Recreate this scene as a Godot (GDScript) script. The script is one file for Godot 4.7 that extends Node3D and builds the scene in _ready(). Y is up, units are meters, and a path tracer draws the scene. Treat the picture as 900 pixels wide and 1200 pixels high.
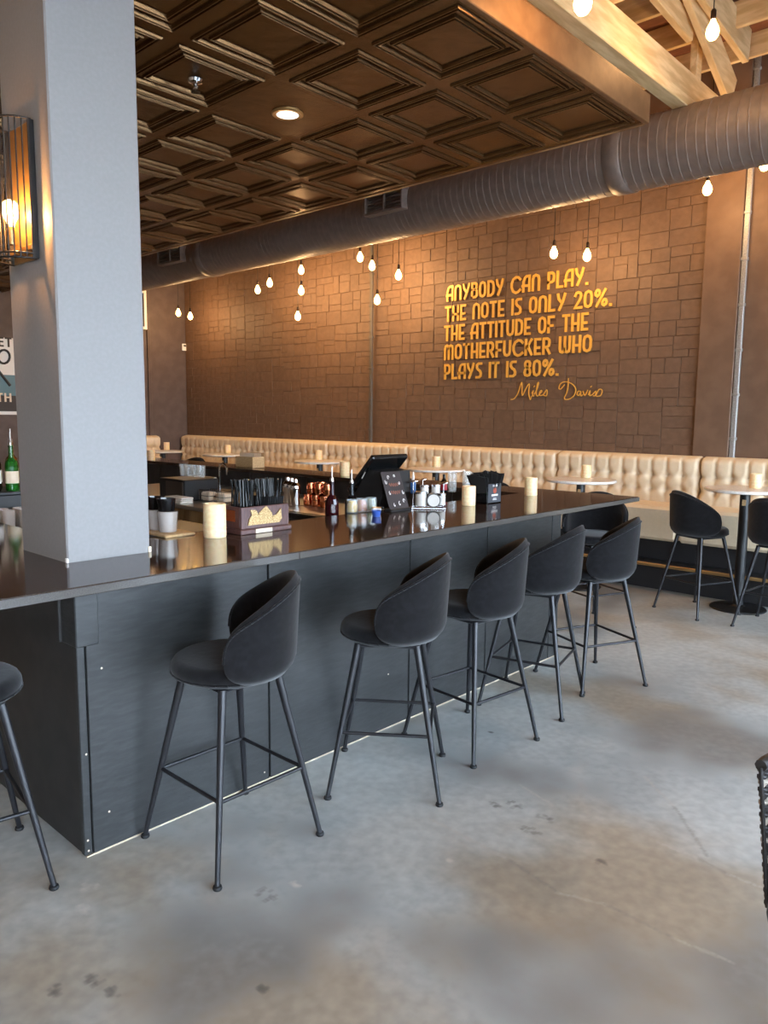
extends Node3D
# A bar room with an island counter, velvet bar stools, a pressed metal ceiling and a quote on the brown wall.
# Units are metres, y is up, the photographer stands at the origin and -z runs along the bar to the brown wall.

const EYE := Vector3(0, 1.624, 0)
const FOCAL := 889.35
var cam_basis := Basis.from_euler(Vector3(deg_to_rad(-7.128), deg_to_rad(42.75), deg_to_rad(0.564)))
var M := {}
var rng := RandomNumberGenerator.new()
var used := {}

# ---------------------------------------------------------------- pixel helpers (900 x 1200 frame)
func ray(px, py) -> Vector3:
	return cam_basis * Vector3((px - 450.0) / FOCAL, -(py - 600.0) / FOCAL, -1.0)
func at_y(px, py, y) -> Vector3:
	var d := ray(px, py)
	return EYE + d * ((y - EYE.y) / d.y)
func at_z(px, py, z) -> Vector3:
	var d := ray(px, py)
	return EYE + d * ((z - EYE.z) / d.z)
func at_x(px, py, x) -> Vector3:
	var d := ray(px, py)
	return EYE + d * ((x - EYE.x) / d.x)

# ---------------------------------------------------------------- node helpers
func numbered(called: String) -> String:
	if not used.has(called):
		used[called] = 0
		return called
	used[called] += 1
	return "%s_%03d" % [called, used[called]]
func tag(o, label := "", category := "", group := "", kind := ""):
	if label: o.set_meta("label", label)
	if category: o.set_meta("category", category)
	if group: o.set_meta("group", group)
	if kind: o.set_meta("kind", kind)
	return o
func thing(called: String, label: String, category: String, at := Vector3.ZERO, turn := 0.0, group := "") -> Node3D:
	var o := Node3D.new()
	o.name = numbered(called)
	add_child(o)
	o.position = at
	o.rotation.y = turn
	tag(o, label, category, group)
	return o
func part(called: String, mesh: Mesh, m: Material, parent: Node, at := Vector3.ZERO, turn := Vector3.ZERO) -> MeshInstance3D:
	var o := MeshInstance3D.new()
	o.name = numbered(called) if parent == self else called
	o.mesh = mesh
	o.material_override = m
	o.cast_shadow = GeometryInstance3D.SHADOW_CASTING_SETTING_ON
	parent.add_child(o, true)
	o.position = at
	o.rotation = turn
	return o
func struct(called: String, mesh: Mesh, m: Material, label: String, at := Vector3.ZERO) -> MeshInstance3D:
	var o := part(called, mesh, m, self, at)
	tag(o, label, "", "", "structure")
	return o
func solo(called: String, mesh: Mesh, m: Material, label: String, category: String, at := Vector3.ZERO, group := "") -> MeshInstance3D:
	var o := part(called, mesh, m, self, at)
	tag(o, label, category, group)
	return o

# ---------------------------------------------------------------- mesh helpers
func begin() -> SurfaceTool:
	var st := SurfaceTool.new()
	st.begin(Mesh.PRIMITIVE_TRIANGLES)
	st.set_smooth_group(-1)
	return st
func done(st: SurfaceTool) -> ArrayMesh:
	st.generate_normals()
	return st.commit()
func tri(st: SurfaceTool, a: Vector3, b: Vector3, c: Vector3):
	st.add_vertex(a); st.add_vertex(b); st.add_vertex(c)
func quad(st: SurfaceTool, a: Vector3, b: Vector3, c: Vector3, d: Vector3):
	tri(st, a, b, c); tri(st, a, c, d)
# chamfered box about a centre
func bx(st: SurfaceTool, c: Vector3, s: Vector3, bevel := 0.004, xf := Transform3D.IDENTITY):
	var h := s * 0.5
	var b: float = min(bevel, min(h.x, min(h.y, h.z)) * 0.9)
	st.set_smooth_group(-1)
	var P := func(x: float, y: float, z: float) -> Vector3: return xf * (c + Vector3(x, y, z))
	for ax in 3:
		for sg in [-1.0, 1.0]:
			var u := (ax + 1) % 3
			var v := (ax + 2) % 3
			var q: Array[Vector3] = []
			for k in [[-1, -1], [-1, 1], [1, 1], [1, -1]]:
				var p := Vector3.ZERO
				p[ax] = sg * h[ax]
				p[u] = k[0] * (h[u] - b)
				p[v] = k[1] * (h[v] - b)
				q.append(xf * (c + p))
			if sg > 0: quad(st, q[0], q[1], q[2], q[3])
			else: quad(st, q[3], q[2], q[1], q[0])
	if b <= 0.0: return
	for ax in 3:
		var u := (ax + 1) % 3
		var v := (ax + 2) % 3
		for su in [-1.0, 1.0]:
			for sv in [-1.0, 1.0]:
				var q: Array[Vector3] = []
				for k in [[-1, 0], [1, 0], [1, 1], [-1, 1]]:
					var p := Vector3.ZERO
					p[ax] = k[0] * (h[ax] - b)
					p[u] = su * (h[u] - (b if k[1] == 1 else 0.0))
					p[v] = sv * (h[v] - (b if k[1] == 0 else 0.0))
					q.append(xf * (c + p))
				if su * sv > 0: quad(st, q[0], q[1], q[2], q[3])
				else: quad(st, q[3], q[2], q[1], q[0])
	for sx in [-1.0, 1.0]:
		for sy in [-1.0, 1.0]:
			for sz in [-1.0, 1.0]:
				var a: Vector3 = P.call(sx * h.x, sy * (h.y - b), sz * (h.z - b))
				var d: Vector3 = P.call(sx * (h.x - b), sy * h.y, sz * (h.z - b))
				var e: Vector3 = P.call(sx * (h.x - b), sy * (h.y - b), sz * h.z)
				if sx * sy * sz > 0: tri(st, a, e, d)
				else: tri(st, a, d, e)
func box_mesh(s: Vector3, bevel := 0.004, c := Vector3.ZERO) -> ArrayMesh:
	var st := begin()
	bx(st, c, s, bevel)
	return done(st)
# a box between two corners
func span(a: Vector3, b: Vector3, bevel := 0.004) -> ArrayMesh:
	return box_mesh((b - a).abs(), bevel, (a + b) * 0.5)
# tapered round bar
func tube(st: SurfaceTool, a: Vector3, b: Vector3, r0: float, r1: float, n := 12, caps := true):
	var d := (b - a).normalized()
	var u := d.cross(Vector3.UP if abs(d.y) < 0.95 else Vector3.RIGHT).normalized()
	var v := d.cross(u)
	st.set_smooth_group(1)
	for i in n:
		var t0 := TAU * i / n
		var t1 := TAU * (i + 1) / n
		var c0 := u * cos(t0) + v * sin(t0)
		var c1 := u * cos(t1) + v * sin(t1)
		quad(st, a + c0 * r0, b + c0 * r1, b + c1 * r1, a + c1 * r0)
	if caps:
		st.set_smooth_group(-1)
		for i in n:
			var t0 := TAU * i / n
			var t1 := TAU * (i + 1) / n
			tri(st, a, a + (u * cos(t0) + v * sin(t0)) * r0, a + (u * cos(t1) + v * sin(t1)) * r0)
			tri(st, b, b + (u * cos(t1) + v * sin(t1)) * r1, b + (u * cos(t0) + v * sin(t0)) * r1)
func tube_mesh(a: Vector3, b: Vector3, r0: float, r1 := -1.0, n := 12) -> ArrayMesh:
	var st := begin()
	tube(st, a, b, r0, r0 if r1 < 0 else r1, n)
	return done(st)
# round rope through points
func rope(st: SurfaceTool, pts: Array, r: float, n := 8):
	for i in pts.size() - 1:
		tube(st, pts[i], pts[i + 1], r, r, n)
# lathe; profile is [radius, height]; smooth false keeps an edge at each profile point
func lathe(st: SurfaceTool, prof: Array, n := 24, c := Vector3.ZERO, smooth := false, g0 := 1):
	for k in prof.size() - 1:
		var ra: float = prof[k][0]
		var ya: float = prof[k][1]
		var rb: float = prof[k + 1][0]
		var yb: float = prof[k + 1][1]
		st.set_smooth_group(g0 if smooth else g0 + k)
		for i in n:
			var t0 := TAU * i / n
			var t1 := TAU * (i + 1) / n
			var a0 := c + Vector3(cos(t0) * ra, ya, sin(t0) * ra)
			var a1 := c + Vector3(cos(t1) * ra, ya, sin(t1) * ra)
			var b0 := c + Vector3(cos(t0) * rb, yb, sin(t0) * rb)
			var b1 := c + Vector3(cos(t1) * rb, yb, sin(t1) * rb)
			if ra > 1e-6: tri(st, a0, b1, a1)
			if rb > 1e-6: tri(st, a0, b0, b1)
	st.set_smooth_group(-1)
func lathe_mesh(prof: Array, n := 24, smooth := false) -> ArrayMesh:
	var st := begin()
	lathe(st, prof, n, Vector3.ZERO, smooth)
	return done(st)
# flat outline pushed out along z by a depth
func prism(st: SurfaceTool, poly: PackedVector2Array, depth: float, xf := Transform3D.IDENTITY):
	var p := poly
	if not Geometry2D.is_polygon_clockwise(p):
		p = p.duplicate()
		p.reverse()
	var idx := Geometry2D.triangulate_polygon(p)
	st.set_smooth_group(-1)
	for k in range(0, idx.size(), 3):
		var a := p[idx[k]]
		var b := p[idx[k + 1]]
		var c := p[idx[k + 2]]
		if (b - a).cross(c - a) > 0:
			var t := b
			b = c
			c = t
		tri(st, xf * Vector3(a.x, a.y, depth), xf * Vector3(b.x, b.y, depth), xf * Vector3(c.x, c.y, depth))
		tri(st, xf * Vector3(a.x, a.y, 0), xf * Vector3(c.x, c.y, 0), xf * Vector3(b.x, b.y, 0))
	for i in p.size():
		var a := p[i]
		var b := p[(i + 1) % p.size()]
		quad(st, xf * Vector3(a.x, a.y, depth), xf * Vector3(a.x, a.y, 0), xf * Vector3(b.x, b.y, 0), xf * Vector3(b.x, b.y, depth))
func prism_mesh(poly: PackedVector2Array, depth: float) -> ArrayMesh:
	var st := begin()
	prism(st, poly, depth)
	return done(st)
# a grid of points as a smooth skin
func skin(st: SurfaceTool, rows: Array, group := 1, flip := false):
	st.set_smooth_group(group)
	for i in rows.size() - 1:
		for j in rows[i].size() - 1:
			var a: Vector3 = rows[i][j]
			var b: Vector3 = rows[i + 1][j]
			var c: Vector3 = rows[i + 1][j + 1]
			var d: Vector3 = rows[i][j + 1]
			if flip: quad(st, d, c, b, a)
			else: quad(st, a, b, c, d)
	st.set_smooth_group(-1)

# ---------------------------------------------------------------- material helpers
func rgb(r, g, b) -> Color:
	return Color(r / 255.0, g / 255.0, b / 255.0)
func noise_tex(seed_: int, freq: float, ramp: Array, size := 256, octaves := 4, normal := false, bump := 4.0) -> NoiseTexture2D:
	var n := FastNoiseLite.new()
	n.seed = seed_
	n.noise_type = FastNoiseLite.TYPE_SIMPLEX_SMOOTH
	n.frequency = freq
	n.fractal_octaves = octaves
	var t := NoiseTexture2D.new()
	t.width = size
	t.height = size
	t.seamless = true
	t.noise = n
	if normal:
		t.as_normal_map = true
		t.bump_strength = bump
	elif ramp.size() > 0:
		var g := Gradient.new()
		g.offsets = PackedFloat32Array()
		g.colors = PackedColorArray()
		for k in ramp.size():
			g.add_point(float(ramp[k][0]), ramp[k][1])
		t.color_ramp = g
	return t
func mat(c: Color, rough := 0.5, metal := 0.0) -> StandardMaterial3D:
	var m := StandardMaterial3D.new()
	m.albedo_color = c
	m.roughness = rough
	m.metallic = metal
	return m
func mottled(seed_: int, a: Color, b: Color, freq: float, scale: Vector3, rough := 0.5, metal := 0.0, bump := 0.0, world := false) -> StandardMaterial3D:
	var m := mat(Color.WHITE, rough, metal)
	m.albedo_texture = noise_tex(seed_, freq, [[0.25, a], [0.75, b]])
	m.uv1_triplanar = true
	m.uv1_world_triplanar = world
	m.uv1_scale = scale
	if bump > 0.0:
		m.normal_enabled = true
		m.normal_texture = noise_tex(seed_ + 7, freq, [], 256, 4, true, bump)
	return m
func glow(c: Color, e: float) -> StandardMaterial3D:
	var m := mat(c, 0.4)
	m.emission_enabled = true
	m.emission = c
	m.emission_energy_multiplier = e
	return m
func clear(c: Color, alpha: float) -> StandardMaterial3D:
	var m := mat(Color(c.r, c.g, c.b, alpha), 0.03)
	m.transparency = BaseMaterial3D.TRANSPARENCY_ALPHA
	return m

func make_materials():
	M.column = mottled(3, rgb(132, 130, 130), rgb(136, 134, 134), 0.2, Vector3(1, 1, 1), 0.6)
	M.wall = mottled(11, rgb(104, 79, 61), rgb(114, 88, 69), 0.02, Vector3(0.7, 0.7, 0.7), 0.6, 0.0, 0.5, true)
	M.block_a = mottled(12, rgb(104, 80, 62), rgb(114, 88, 69), 0.03, Vector3(1.3, 1.3, 1.3), 0.62, 0.0, 1.0, true)
	M.block_b = mottled(15, rgb(99, 76, 59), rgb(109, 84, 66), 0.03, Vector3(1.3, 1.3, 1.3), 0.66, 0.0, 1.0, true)
	M.wall_dark = mottled(19, rgb(84, 70, 64), rgb(94, 79, 72), 0.03, Vector3(0.5, 0.5, 0.5), 0.6, 0.0, 0.0, true)
	M.plaster = mottled(21, rgb(168, 160, 150), rgb(182, 174, 165), 0.02, Vector3(0.4, 0.4, 0.4), 0.8, 0.0, 0.0, true)
	M.bronze = mottled(23, rgb(104, 74, 44), rgb(114, 83, 50), 0.03, Vector3(1, 1, 1), 0.27, 0.8, 0.3, true)
	M.fascia = mottled(24, rgb(128, 92, 60), rgb(142, 104, 70), 0.03, Vector3(1, 1, 1), 0.42, 0.45, 0.0, true)
	M.duct = mottled(27, rgb(120, 106, 97), rgb(132, 117, 107), 0.05, Vector3(0.8, 0.8, 0.8), 0.5, 0.2)
	M.timber = mottled(31, rgb(204, 170, 120), rgb(228, 198, 150), 0.02, Vector3(2.5, 2.5, 0.4), 0.65)
	M.timber_x = mottled(32, rgb(200, 166, 116), rgb(224, 194, 146), 0.02, Vector3(0.4, 2.5, 2.5), 0.65)
	M.deck = mottled(33, rgb(108, 64, 40), rgb(132, 80, 50), 0.02, Vector3(0.5, 1.5, 1.5), 0.7)
	M.bar_paint = mottled(41, rgb(42, 43, 43), rgb(50, 51, 51), 0.02, Vector3(1.2, 7.0, 1.2), 0.45, 0.0, 0.8, true)
	M.bar_dark = mottled(42, rgb(40, 38, 37), rgb(50, 47, 46), 0.02, Vector3(1.2, 1.2, 1.2), 0.5, 0.0, 0.0, true)
	M.stone = mottled(43, rgb(42, 31, 25), rgb(62, 48, 39), 0.12, Vector3(4, 4, 4), 0.09, 0.0, 0.0, true)
	M.edge = mottled(44, rgb(72, 68, 65), rgb(80, 76, 72), 0.1, Vector3(6, 6, 6), 0.22, 0.0, 0.0, true)  # window reflection on the polished slab edge, put into a lighter colour
	M.conduit_dark = mat(rgb(92, 86, 80), 0.6, 0.2)
	M.velvet = mottled(51, rgb(17, 16, 17), rgb(25, 24, 26), 0.03, Vector3(3, 3, 3), 0.85, 0.0, 0.5)
	M.velvet.metallic_specular = 0.2
	M.velvet.rim_enabled = true
	M.velvet.rim = 0.3
	M.velvet.rim_tint = 0.3
	M.leg = mat(rgb(38, 38, 41), 0.38, 0.3)
	M.rubber = mat(rgb(22, 22, 23), 0.7)
	M.leather = mottled(61, rgb(222, 202, 170), rgb(226, 206, 175), 0.05, Vector3(2, 2, 2), 0.42)
	M.kick = mat(rgb(34, 33, 34), 0.5)
	M.brass = mat(rgb(196, 158, 104), 0.3, 0.8)
	M.white_top = mottled(63, rgb(222, 216, 208), rgb(234, 229, 222), 0.05, Vector3(3, 3, 3), 0.25)
	M.black = mat(rgb(22, 22, 23), 0.4)
	M.black_gloss = mat(rgb(16, 17, 18), 0.15)
	M.paper_black = mat(rgb(24, 24, 26), 0.8)
	M.steel = mat(rgb(186, 180, 172), 0.28, 0.9)
	M.steel_warm_sheen = mottled(66, rgb(150, 122, 84), rgb(196, 166, 120), 0.01, Vector3(2.5, 0.3, 2.5), 0.32, 0.85)  # stainless steel with its warm reflected light put into the colour
	M.chrome = mat(rgb(214, 214, 214), 0.08, 1.0)
	M.galvanised = mottled(67, rgb(150, 148, 144), rgb(170, 168, 164), 0.05, Vector3(4, 4, 4), 0.5, 0.4)
	M.copper = mat(rgb(226, 138, 96), 0.12, 1.0)
	M.gold_paint = mat(rgb(232, 176, 78), 0.45, 0.15)
	M.wax = mottled(71, rgb(242, 206, 154), rgb(252, 226, 182), 0.03, Vector3(5, 5, 5), 0.5)
	M.wax.subsurf_scatter_enabled = true
	M.wax.subsurf_scatter_strength = 0.2
	M.caddy_wood = mottled(72, rgb(74, 48, 46), rgb(90, 60, 56), 0.03, Vector3(8, 2, 8), 0.4)
	M.emblem = mottled(73, rgb(136, 106, 66), rgb(210, 182, 130), 0.08, Vector3(6, 6, 6), 0.35, 0.5)
	M.cream = mat(rgb(226, 208, 182), 0.6)
	M.white = mat(rgb(235, 233, 228), 0.5)
	M.drum_white = mat(rgb(190, 184, 176), 0.4)
	M.glass = clear(Color(0.93, 0.97, 0.97), 0.14)
	M.glass_pane = clear(Color(0.95, 0.98, 1.0), 0.06)
	M.glass_frost = clear(Color(0.80, 0.76, 0.73), 0.55)
	M.glass_dark = clear(rgb(18, 16, 16), 0.93)
	M.glass_green = clear(rgb(28, 96, 30), 0.85)
	M.glass_amber = clear(rgb(120, 62, 20), 0.85)
	M.liquid_red = clear(rgb(44, 12, 16), 0.96)
	M.bulb = glow(Color(1.0, 0.80, 0.50), 14.0)
	M.filament = glow(Color(1.0, 0.75, 0.42), 0.6)
	M.socket = mat(rgb(46, 34, 26), 0.4, 0.6)
	M.lens = glow(Color(1.0, 0.97, 0.92), 1.3)
	M.tan = mottled(74, rgb(186, 150, 104), rgb(204, 170, 124), 0.03, Vector3(6, 6, 6), 0.6)
	M.pavement = mottled(75, rgb(150, 150, 150), rgb(170, 170, 168), 0.03, Vector3(0.4, 0.4, 0.4), 0.9, 0.0, 0.0, true)
	M.frame_dark = mat(rgb(38, 36, 36), 0.45, 0.3)
	M.wicker = mottled(76, rgb(34, 30, 28), rgb(52, 46, 42), 0.08, Vector3(30, 30, 30), 0.45)
	M.wicker_pale = mat(rgb(168, 156, 140), 0.5)

# concrete: cool grey with brown clouds, small stains and hairline scratches, 10 m square
const SLAB_X := -7.0
const SLAB_Z := -8.2
const SLAB := 10.0
func concrete() -> StandardMaterial3D:
	var n := 1536
	var k := 1000.0 / n
	var img := Image.create(n, n, false, Image.FORMAT_RGB8)
	var a := FastNoiseLite.new()
	a.seed = 5
	a.noise_type = FastNoiseLite.TYPE_SIMPLEX_SMOOTH
	a.frequency = 0.0058
	a.fractal_octaves = 4
	var b := FastNoiseLite.new()
	b.seed = 9
	b.noise_type = FastNoiseLite.TYPE_SIMPLEX_SMOOTH
	b.frequency = 0.0075
	b.fractal_octaves = 5
	var g := FastNoiseLite.new()
	g.seed = 14
	g.noise_type = FastNoiseLite.TYPE_SIMPLEX_SMOOTH
	g.frequency = 0.10
	g.fractal_octaves = 3
	var grey := Vector3(166, 169, 166)
	var pale := Vector3(186, 186, 180)
	var brown := Vector3(156, 141, 121)
	var dark := Vector3(124, 121, 117)
	for y in n:
		for x in n:
			var s := a.get_noise_2d(x * k, y * k)
			var t := b.get_noise_2d(x * 0.8 * k, y * k)
			var f := g.get_noise_2d(x, y)
			var c := grey.lerp(pale, smoothstep(-0.25, 0.45, s))
			c = c.lerp(brown, 0.8 * smoothstep(-0.10, 0.45, t))
			c = c.lerp(dark, 0.75 * smoothstep(0.10, 0.50, -s + 0.12 * f))
			c *= 1.0 + 0.085 * f
			img.set_pixel(x, y, Color8(int(c.x), int(c.y), int(c.z)))
	# stains and scratches seen in the photograph
	var r := RandomNumberGenerator.new()
	r.seed = 77
	for p in [[105, 1040, 0.045, 205], [98, 1066, 0.04, 210], [64, 1160, 0.03, 92], [112, 1152, 0.05, 96], [132, 1163, 0.03, 100], [308, 1159, 0.02, 90], [347, 1036, 0.03, 215], [312, 1048, 0.05, 100], [602, 943, 0.05, 92], [580, 943, 0.03, 98], [622, 973, 0.05, 100], [640, 958, 0.05, 105], [705, 1010, 0.03, 90], [527, 1008, 0.015, 205], [655, 858, 0.05, 196], [575, 858, 0.012, 80]]:
		var q := at_y(p[0], p[1], 0.0)
		for j in 12:
			var d: float = p[2] * sqrt(r.randf()) * 0.8
			var an := r.randf() * TAU
			stain(img, n, q + Vector3(cos(an) * d, 0, sin(an) * d * 0.7), 0.003 + 0.004 * r.randf(), float(p[3]))
	for ln in [[[505, 960], [595, 1007], [655, 1046], [710, 1060], [790, 1100], [860, 1128]], [[770, 987], [820, 1007], [855, 1025], [900, 1043]], [[755, 910], [790, 945], [830, 1005]], [[610, 920], [650, 945]]]:
		for j in ln.size() - 1:
			var p0 := at_y(ln[j][0], ln[j][1], 0.0)
			var p1 := at_y(ln[j + 1][0], ln[j + 1][1], 0.0)
			var m := int(p0.distance_to(p1) / 0.008)
			for i in m:
				stain(img, n, p0.lerp(p1, float(i) / m) + Vector3(r.randf_range(-0.004, 0.004), 0, r.randf_range(-0.004, 0.004)), 0.003, 190.0 if j % 2 == 0 else 136.0)
	var mt := mat(Color.WHITE, 0.36)
	mt.albedo_texture = ImageTexture.create_from_image(img)
	mt.normal_enabled = true
	mt.normal_texture = noise_tex(91, 0.02, [], 256, 4, true, 0.6)
	return mt
func stain(img: Image, n: int, p: Vector3, r: float, v: float):
	var cx := (p.x - SLAB_X) / SLAB * n
	var cy := (p.z - SLAB_Z) / SLAB * n
	var rr: float = max(r / SLAB * n, 0.7)
	for y in range(int(cy - rr), int(cy + rr) + 1):
		for x in range(int(cx - rr), int(cx + rr) + 1):
			if x >= 0 and y >= 0 and x < n and y < n:
				var c := img.get_pixel(x, y)
				img.set_pixel(x, y, c.lerp(Color(v / 255.0, v * 0.96 / 255.0, v * 0.9 / 255.0), 0.22))

# ================================================================ build
func _ready():
	rng.seed = 2024
	# camera
	var cam := Camera3D.new()
	cam.name = "camera"
	cam.fov = 2.0 * rad_to_deg(atan(600.0 / FOCAL))
	cam.near = 0.05
	cam.far = 200.0
	cam.position = EYE
	cam.basis = cam_basis
	add_child(cam)
	cam.current = true
	# sky and exposure
	var env := Environment.new()
	env.tonemap_mode = Environment.TONE_MAPPER_LINEAR
	env.tonemap_exposure = 1.0
	env.background_mode = Environment.BG_SKY
	env.sdfgi_enabled = true
	env.ssao_enabled = true
	env.ssil_enabled = true
	var sm := ProceduralSkyMaterial.new()
	sm.sky_top_color = rgb(190, 214, 240)
	sm.sky_horizon_color = rgb(218, 231, 244)
	sm.ground_horizon_color = rgb(190, 198, 204)
	sm.ground_bottom_color = rgb(150, 150, 150)
	sm.sky_energy_multiplier = 4.2
	sm.ground_energy_multiplier = 4.2
	sm.sun_angle_max = 0.0
	var sky := Sky.new()
	sky.sky_material = sm
	env.sky = sky
	var we := WorldEnvironment.new()
	we.name = "world_environment"
	we.environment = env
	add_child(we)

	make_materials()
	build_shell()
	build_quote_wall()
	build_ceiling()
	build_roof_timbers()
	build_duct()
	build_column_and_sconce()
	build_bar()
	build_bench()
	build_stools()
	build_tables()
	build_pendants()
	build_counter_things()
	build_underbar_things()
	build_back_bar()
	build_wicker_chair()

const BACK_Z := -7.72
const LEFT_X := -12.0
const RIGHT_X := 4.0
const REAR_Z := 4.0
const ROOF_Y := 5.0

func build_shell():
	# floor with its own 0..1 texture square
	var st := begin()
	var x0 := LEFT_X - 0.2
	var x1 := RIGHT_X + 0.2
	var z0 := BACK_Z - 0.2
	var z1 := REAR_Z + 0.2
	var f := concrete()
	for q in [[x0, z0], [x1, z0], [x1, z1], [x0, z0], [x1, z1], [x0, z1]]:
		st.set_uv(Vector2((q[0] - SLAB_X) / SLAB, (q[1] - SLAB_Z) / SLAB))
		st.set_normal(Vector3.UP)
		st.set_tangent(Plane(1, 0, 0, 1))
		st.add_vertex(Vector3(q[0], 0, q[1]))
	for q in [[x0, z0], [x1, z1], [x1, z0], [x0, z0], [x0, z1], [x1, z1]]:
		st.set_uv(Vector2(0.5, 0.5))
		st.set_normal(Vector3.DOWN)
		st.set_tangent(Plane(1, 0, 0, 1))
		st.add_vertex(Vector3(q[0], -0.2, q[1]))
	struct("floor", st.commit(), f, "polished grey concrete floor with brown clouds and stains")
	struct("wall_back", span(Vector3(LEFT_X - 0.2, 0, BACK_Z - 0.2), Vector3(RIGHT_X + 0.2, ROOF_Y, BACK_Z), 0.0), M.wall, "chocolate brown wall behind the tufted bench")
	var wl := struct("wall_left", span(Vector3(LEFT_X - 0.2, 0, BACK_Z), Vector3(LEFT_X, ROOF_Y, REAR_Z), 0.0), M.wall_dark, "dark taupe panelled wall at the end of the bench")
	for z in [-6.98, -6.1, -5.2, -4.3]:
		part("panel_strip", span(Vector3(LEFT_X, 0, z - 0.03), Vector3(LEFT_X + 0.03, 4.9, z + 0.03), 0.004), M.wall_dark, wl)
	struct("wall_rear", span(Vector3(LEFT_X, 0, REAR_Z), Vector3(RIGHT_X, ROOF_Y, REAR_Z + 0.2), 0.0), M.plaster, "pale plaster wall behind the viewer")
	# storefront: glazing along the whole right side
	struct("wall_right", span(Vector3(RIGHT_X, 3.3, BACK_Z), Vector3(RIGHT_X + 0.2, ROOF_Y, REAR_Z), 0.0), M.plaster, "plaster wall above the shop front glazing")
	struct("trim_1", span(Vector3(RIGHT_X, 0, BACK_Z), Vector3(RIGHT_X + 0.2, 0.3, REAR_Z), 0.01), M.frame_dark, "dark sill wall under the shop front glazing")
	var edges := [BACK_Z, -5.8, -3.9, -2.0, -0.1, 1.8, REAR_Z]
	for k in edges.size() - 1:
		var a: float = edges[k]
		var b: float = edges[k + 1]
		var w := Node3D.new()
		w.name = "window_%d" % (k + 1)
		add_child(w)
		w.position = Vector3(RIGHT_X + 0.1, 0.3, (a + b) * 0.5)
		tag(w, "tall shop front window with a dark metal frame", "", "", "structure")
		var h := (b - a) * 0.5
		for s in [-1, 1]:
			part("mullion", span(Vector3(-0.05, 0, s * (h - 0.03) - 0.03), Vector3(0.05, 3.0, s * (h - 0.03) + 0.03)), M.frame_dark, w)
			part("rail", span(Vector3(-0.05, 1.5 + s * 1.47 - 0.03, -h + 0.06), Vector3(0.05, 1.5 + s * 1.47 + 0.03, h - 0.06)), M.frame_dark, w)
		part("pane", span(Vector3(-0.006, 0.06, -h + 0.06), Vector3(0.006, 2.94, h - 0.06), 0.0), M.glass_pane, w)
	struct("pavement", span(Vector3(RIGHT_X + 0.2, -0.2, -30), Vector3(34, 0.0, 26), 0.0), M.pavement, "grey pavement outside the shop front")
	# pilaster and conduits on the brown wall
	struct("trim_2", span(Vector3(-2.9, 0, BACK_Z), Vector3(-2.56, ROOF_Y, BACK_Z + 0.06), 0.006), M.wall, "flat brown pilaster beside the brick relief")
	conduit(-2.53, BACK_Z + 0.03, "grey surface conduit with clamps beside the flat pilaster", 1)
	conduit(-7.36, BACK_Z + 0.05, "grey surface conduit running down between the brick relief panels", 2)
	# picture edge and small thermostat on the left wall
	var p := at_x(169, 340, LEFT_X + 0.03)
	var q := at_x(169, 386, LEFT_X + 0.03)
	var fr := thing("framed_picture", "white framed picture half hidden behind the grey column", "picture", Vector3(LEFT_X, q.y, p.z + 0.25))
	var hh := p.y - q.y
	part("print", span(Vector3(0.0, 0.03, -0.24), Vector3(0.015, hh - 0.03, 0.24)), M.black, fr)
	for s in [-1, 1]:
		part("frame_side", span(Vector3(0, 0, s * 0.265 - 0.025), Vector3(0.03, hh, s * 0.265 + 0.025)), M.white, fr)
		part("frame_rail", span(Vector3(0, hh * 0.5 + s * (hh * 0.5 - 0.025) - 0.025, -0.24), Vector3(0.03, hh * 0.5 + s * (hh * 0.5 - 0.025) + 0.025, 0.24)), M.white, fr)
	var t := at_x(215.5, 407, LEFT_X)
	var th := thing("thermostat", "small white thermostat on the dark taupe wall", "thermostat", Vector3(LEFT_X, t.y - 0.06, t.z))
	part("cover", span(Vector3(0, 0, -0.045), Vector3(0.03, 0.12, 0.045), 0.008), M.white, th)
	part("dial", span(Vector3(0.03, 0.07, -0.025), Vector3(0.034, 0.1, 0.025), 0.001), M.black, th)

func conduit(x: float, z: float, label: String, n: int):
	var c := thing("conduit", label, "conduit", Vector3(x, 1.25, z))
	var st := begin()
	bx(st, Vector3(0, 1.85, 0), Vector3(0.05, 3.7, 0.035), 0.006)
	part("pipe", done(st), M.galvanised if n == 1 else M.conduit_dark, c)
	for k in 9:
		part("clamp", box_mesh(Vector3(0.062, 0.03, 0.044), 0.004, Vector3(0, 0.2 + 0.42 * k, 0)), M.galvanised if n == 1 else M.conduit_dark, c)

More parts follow.
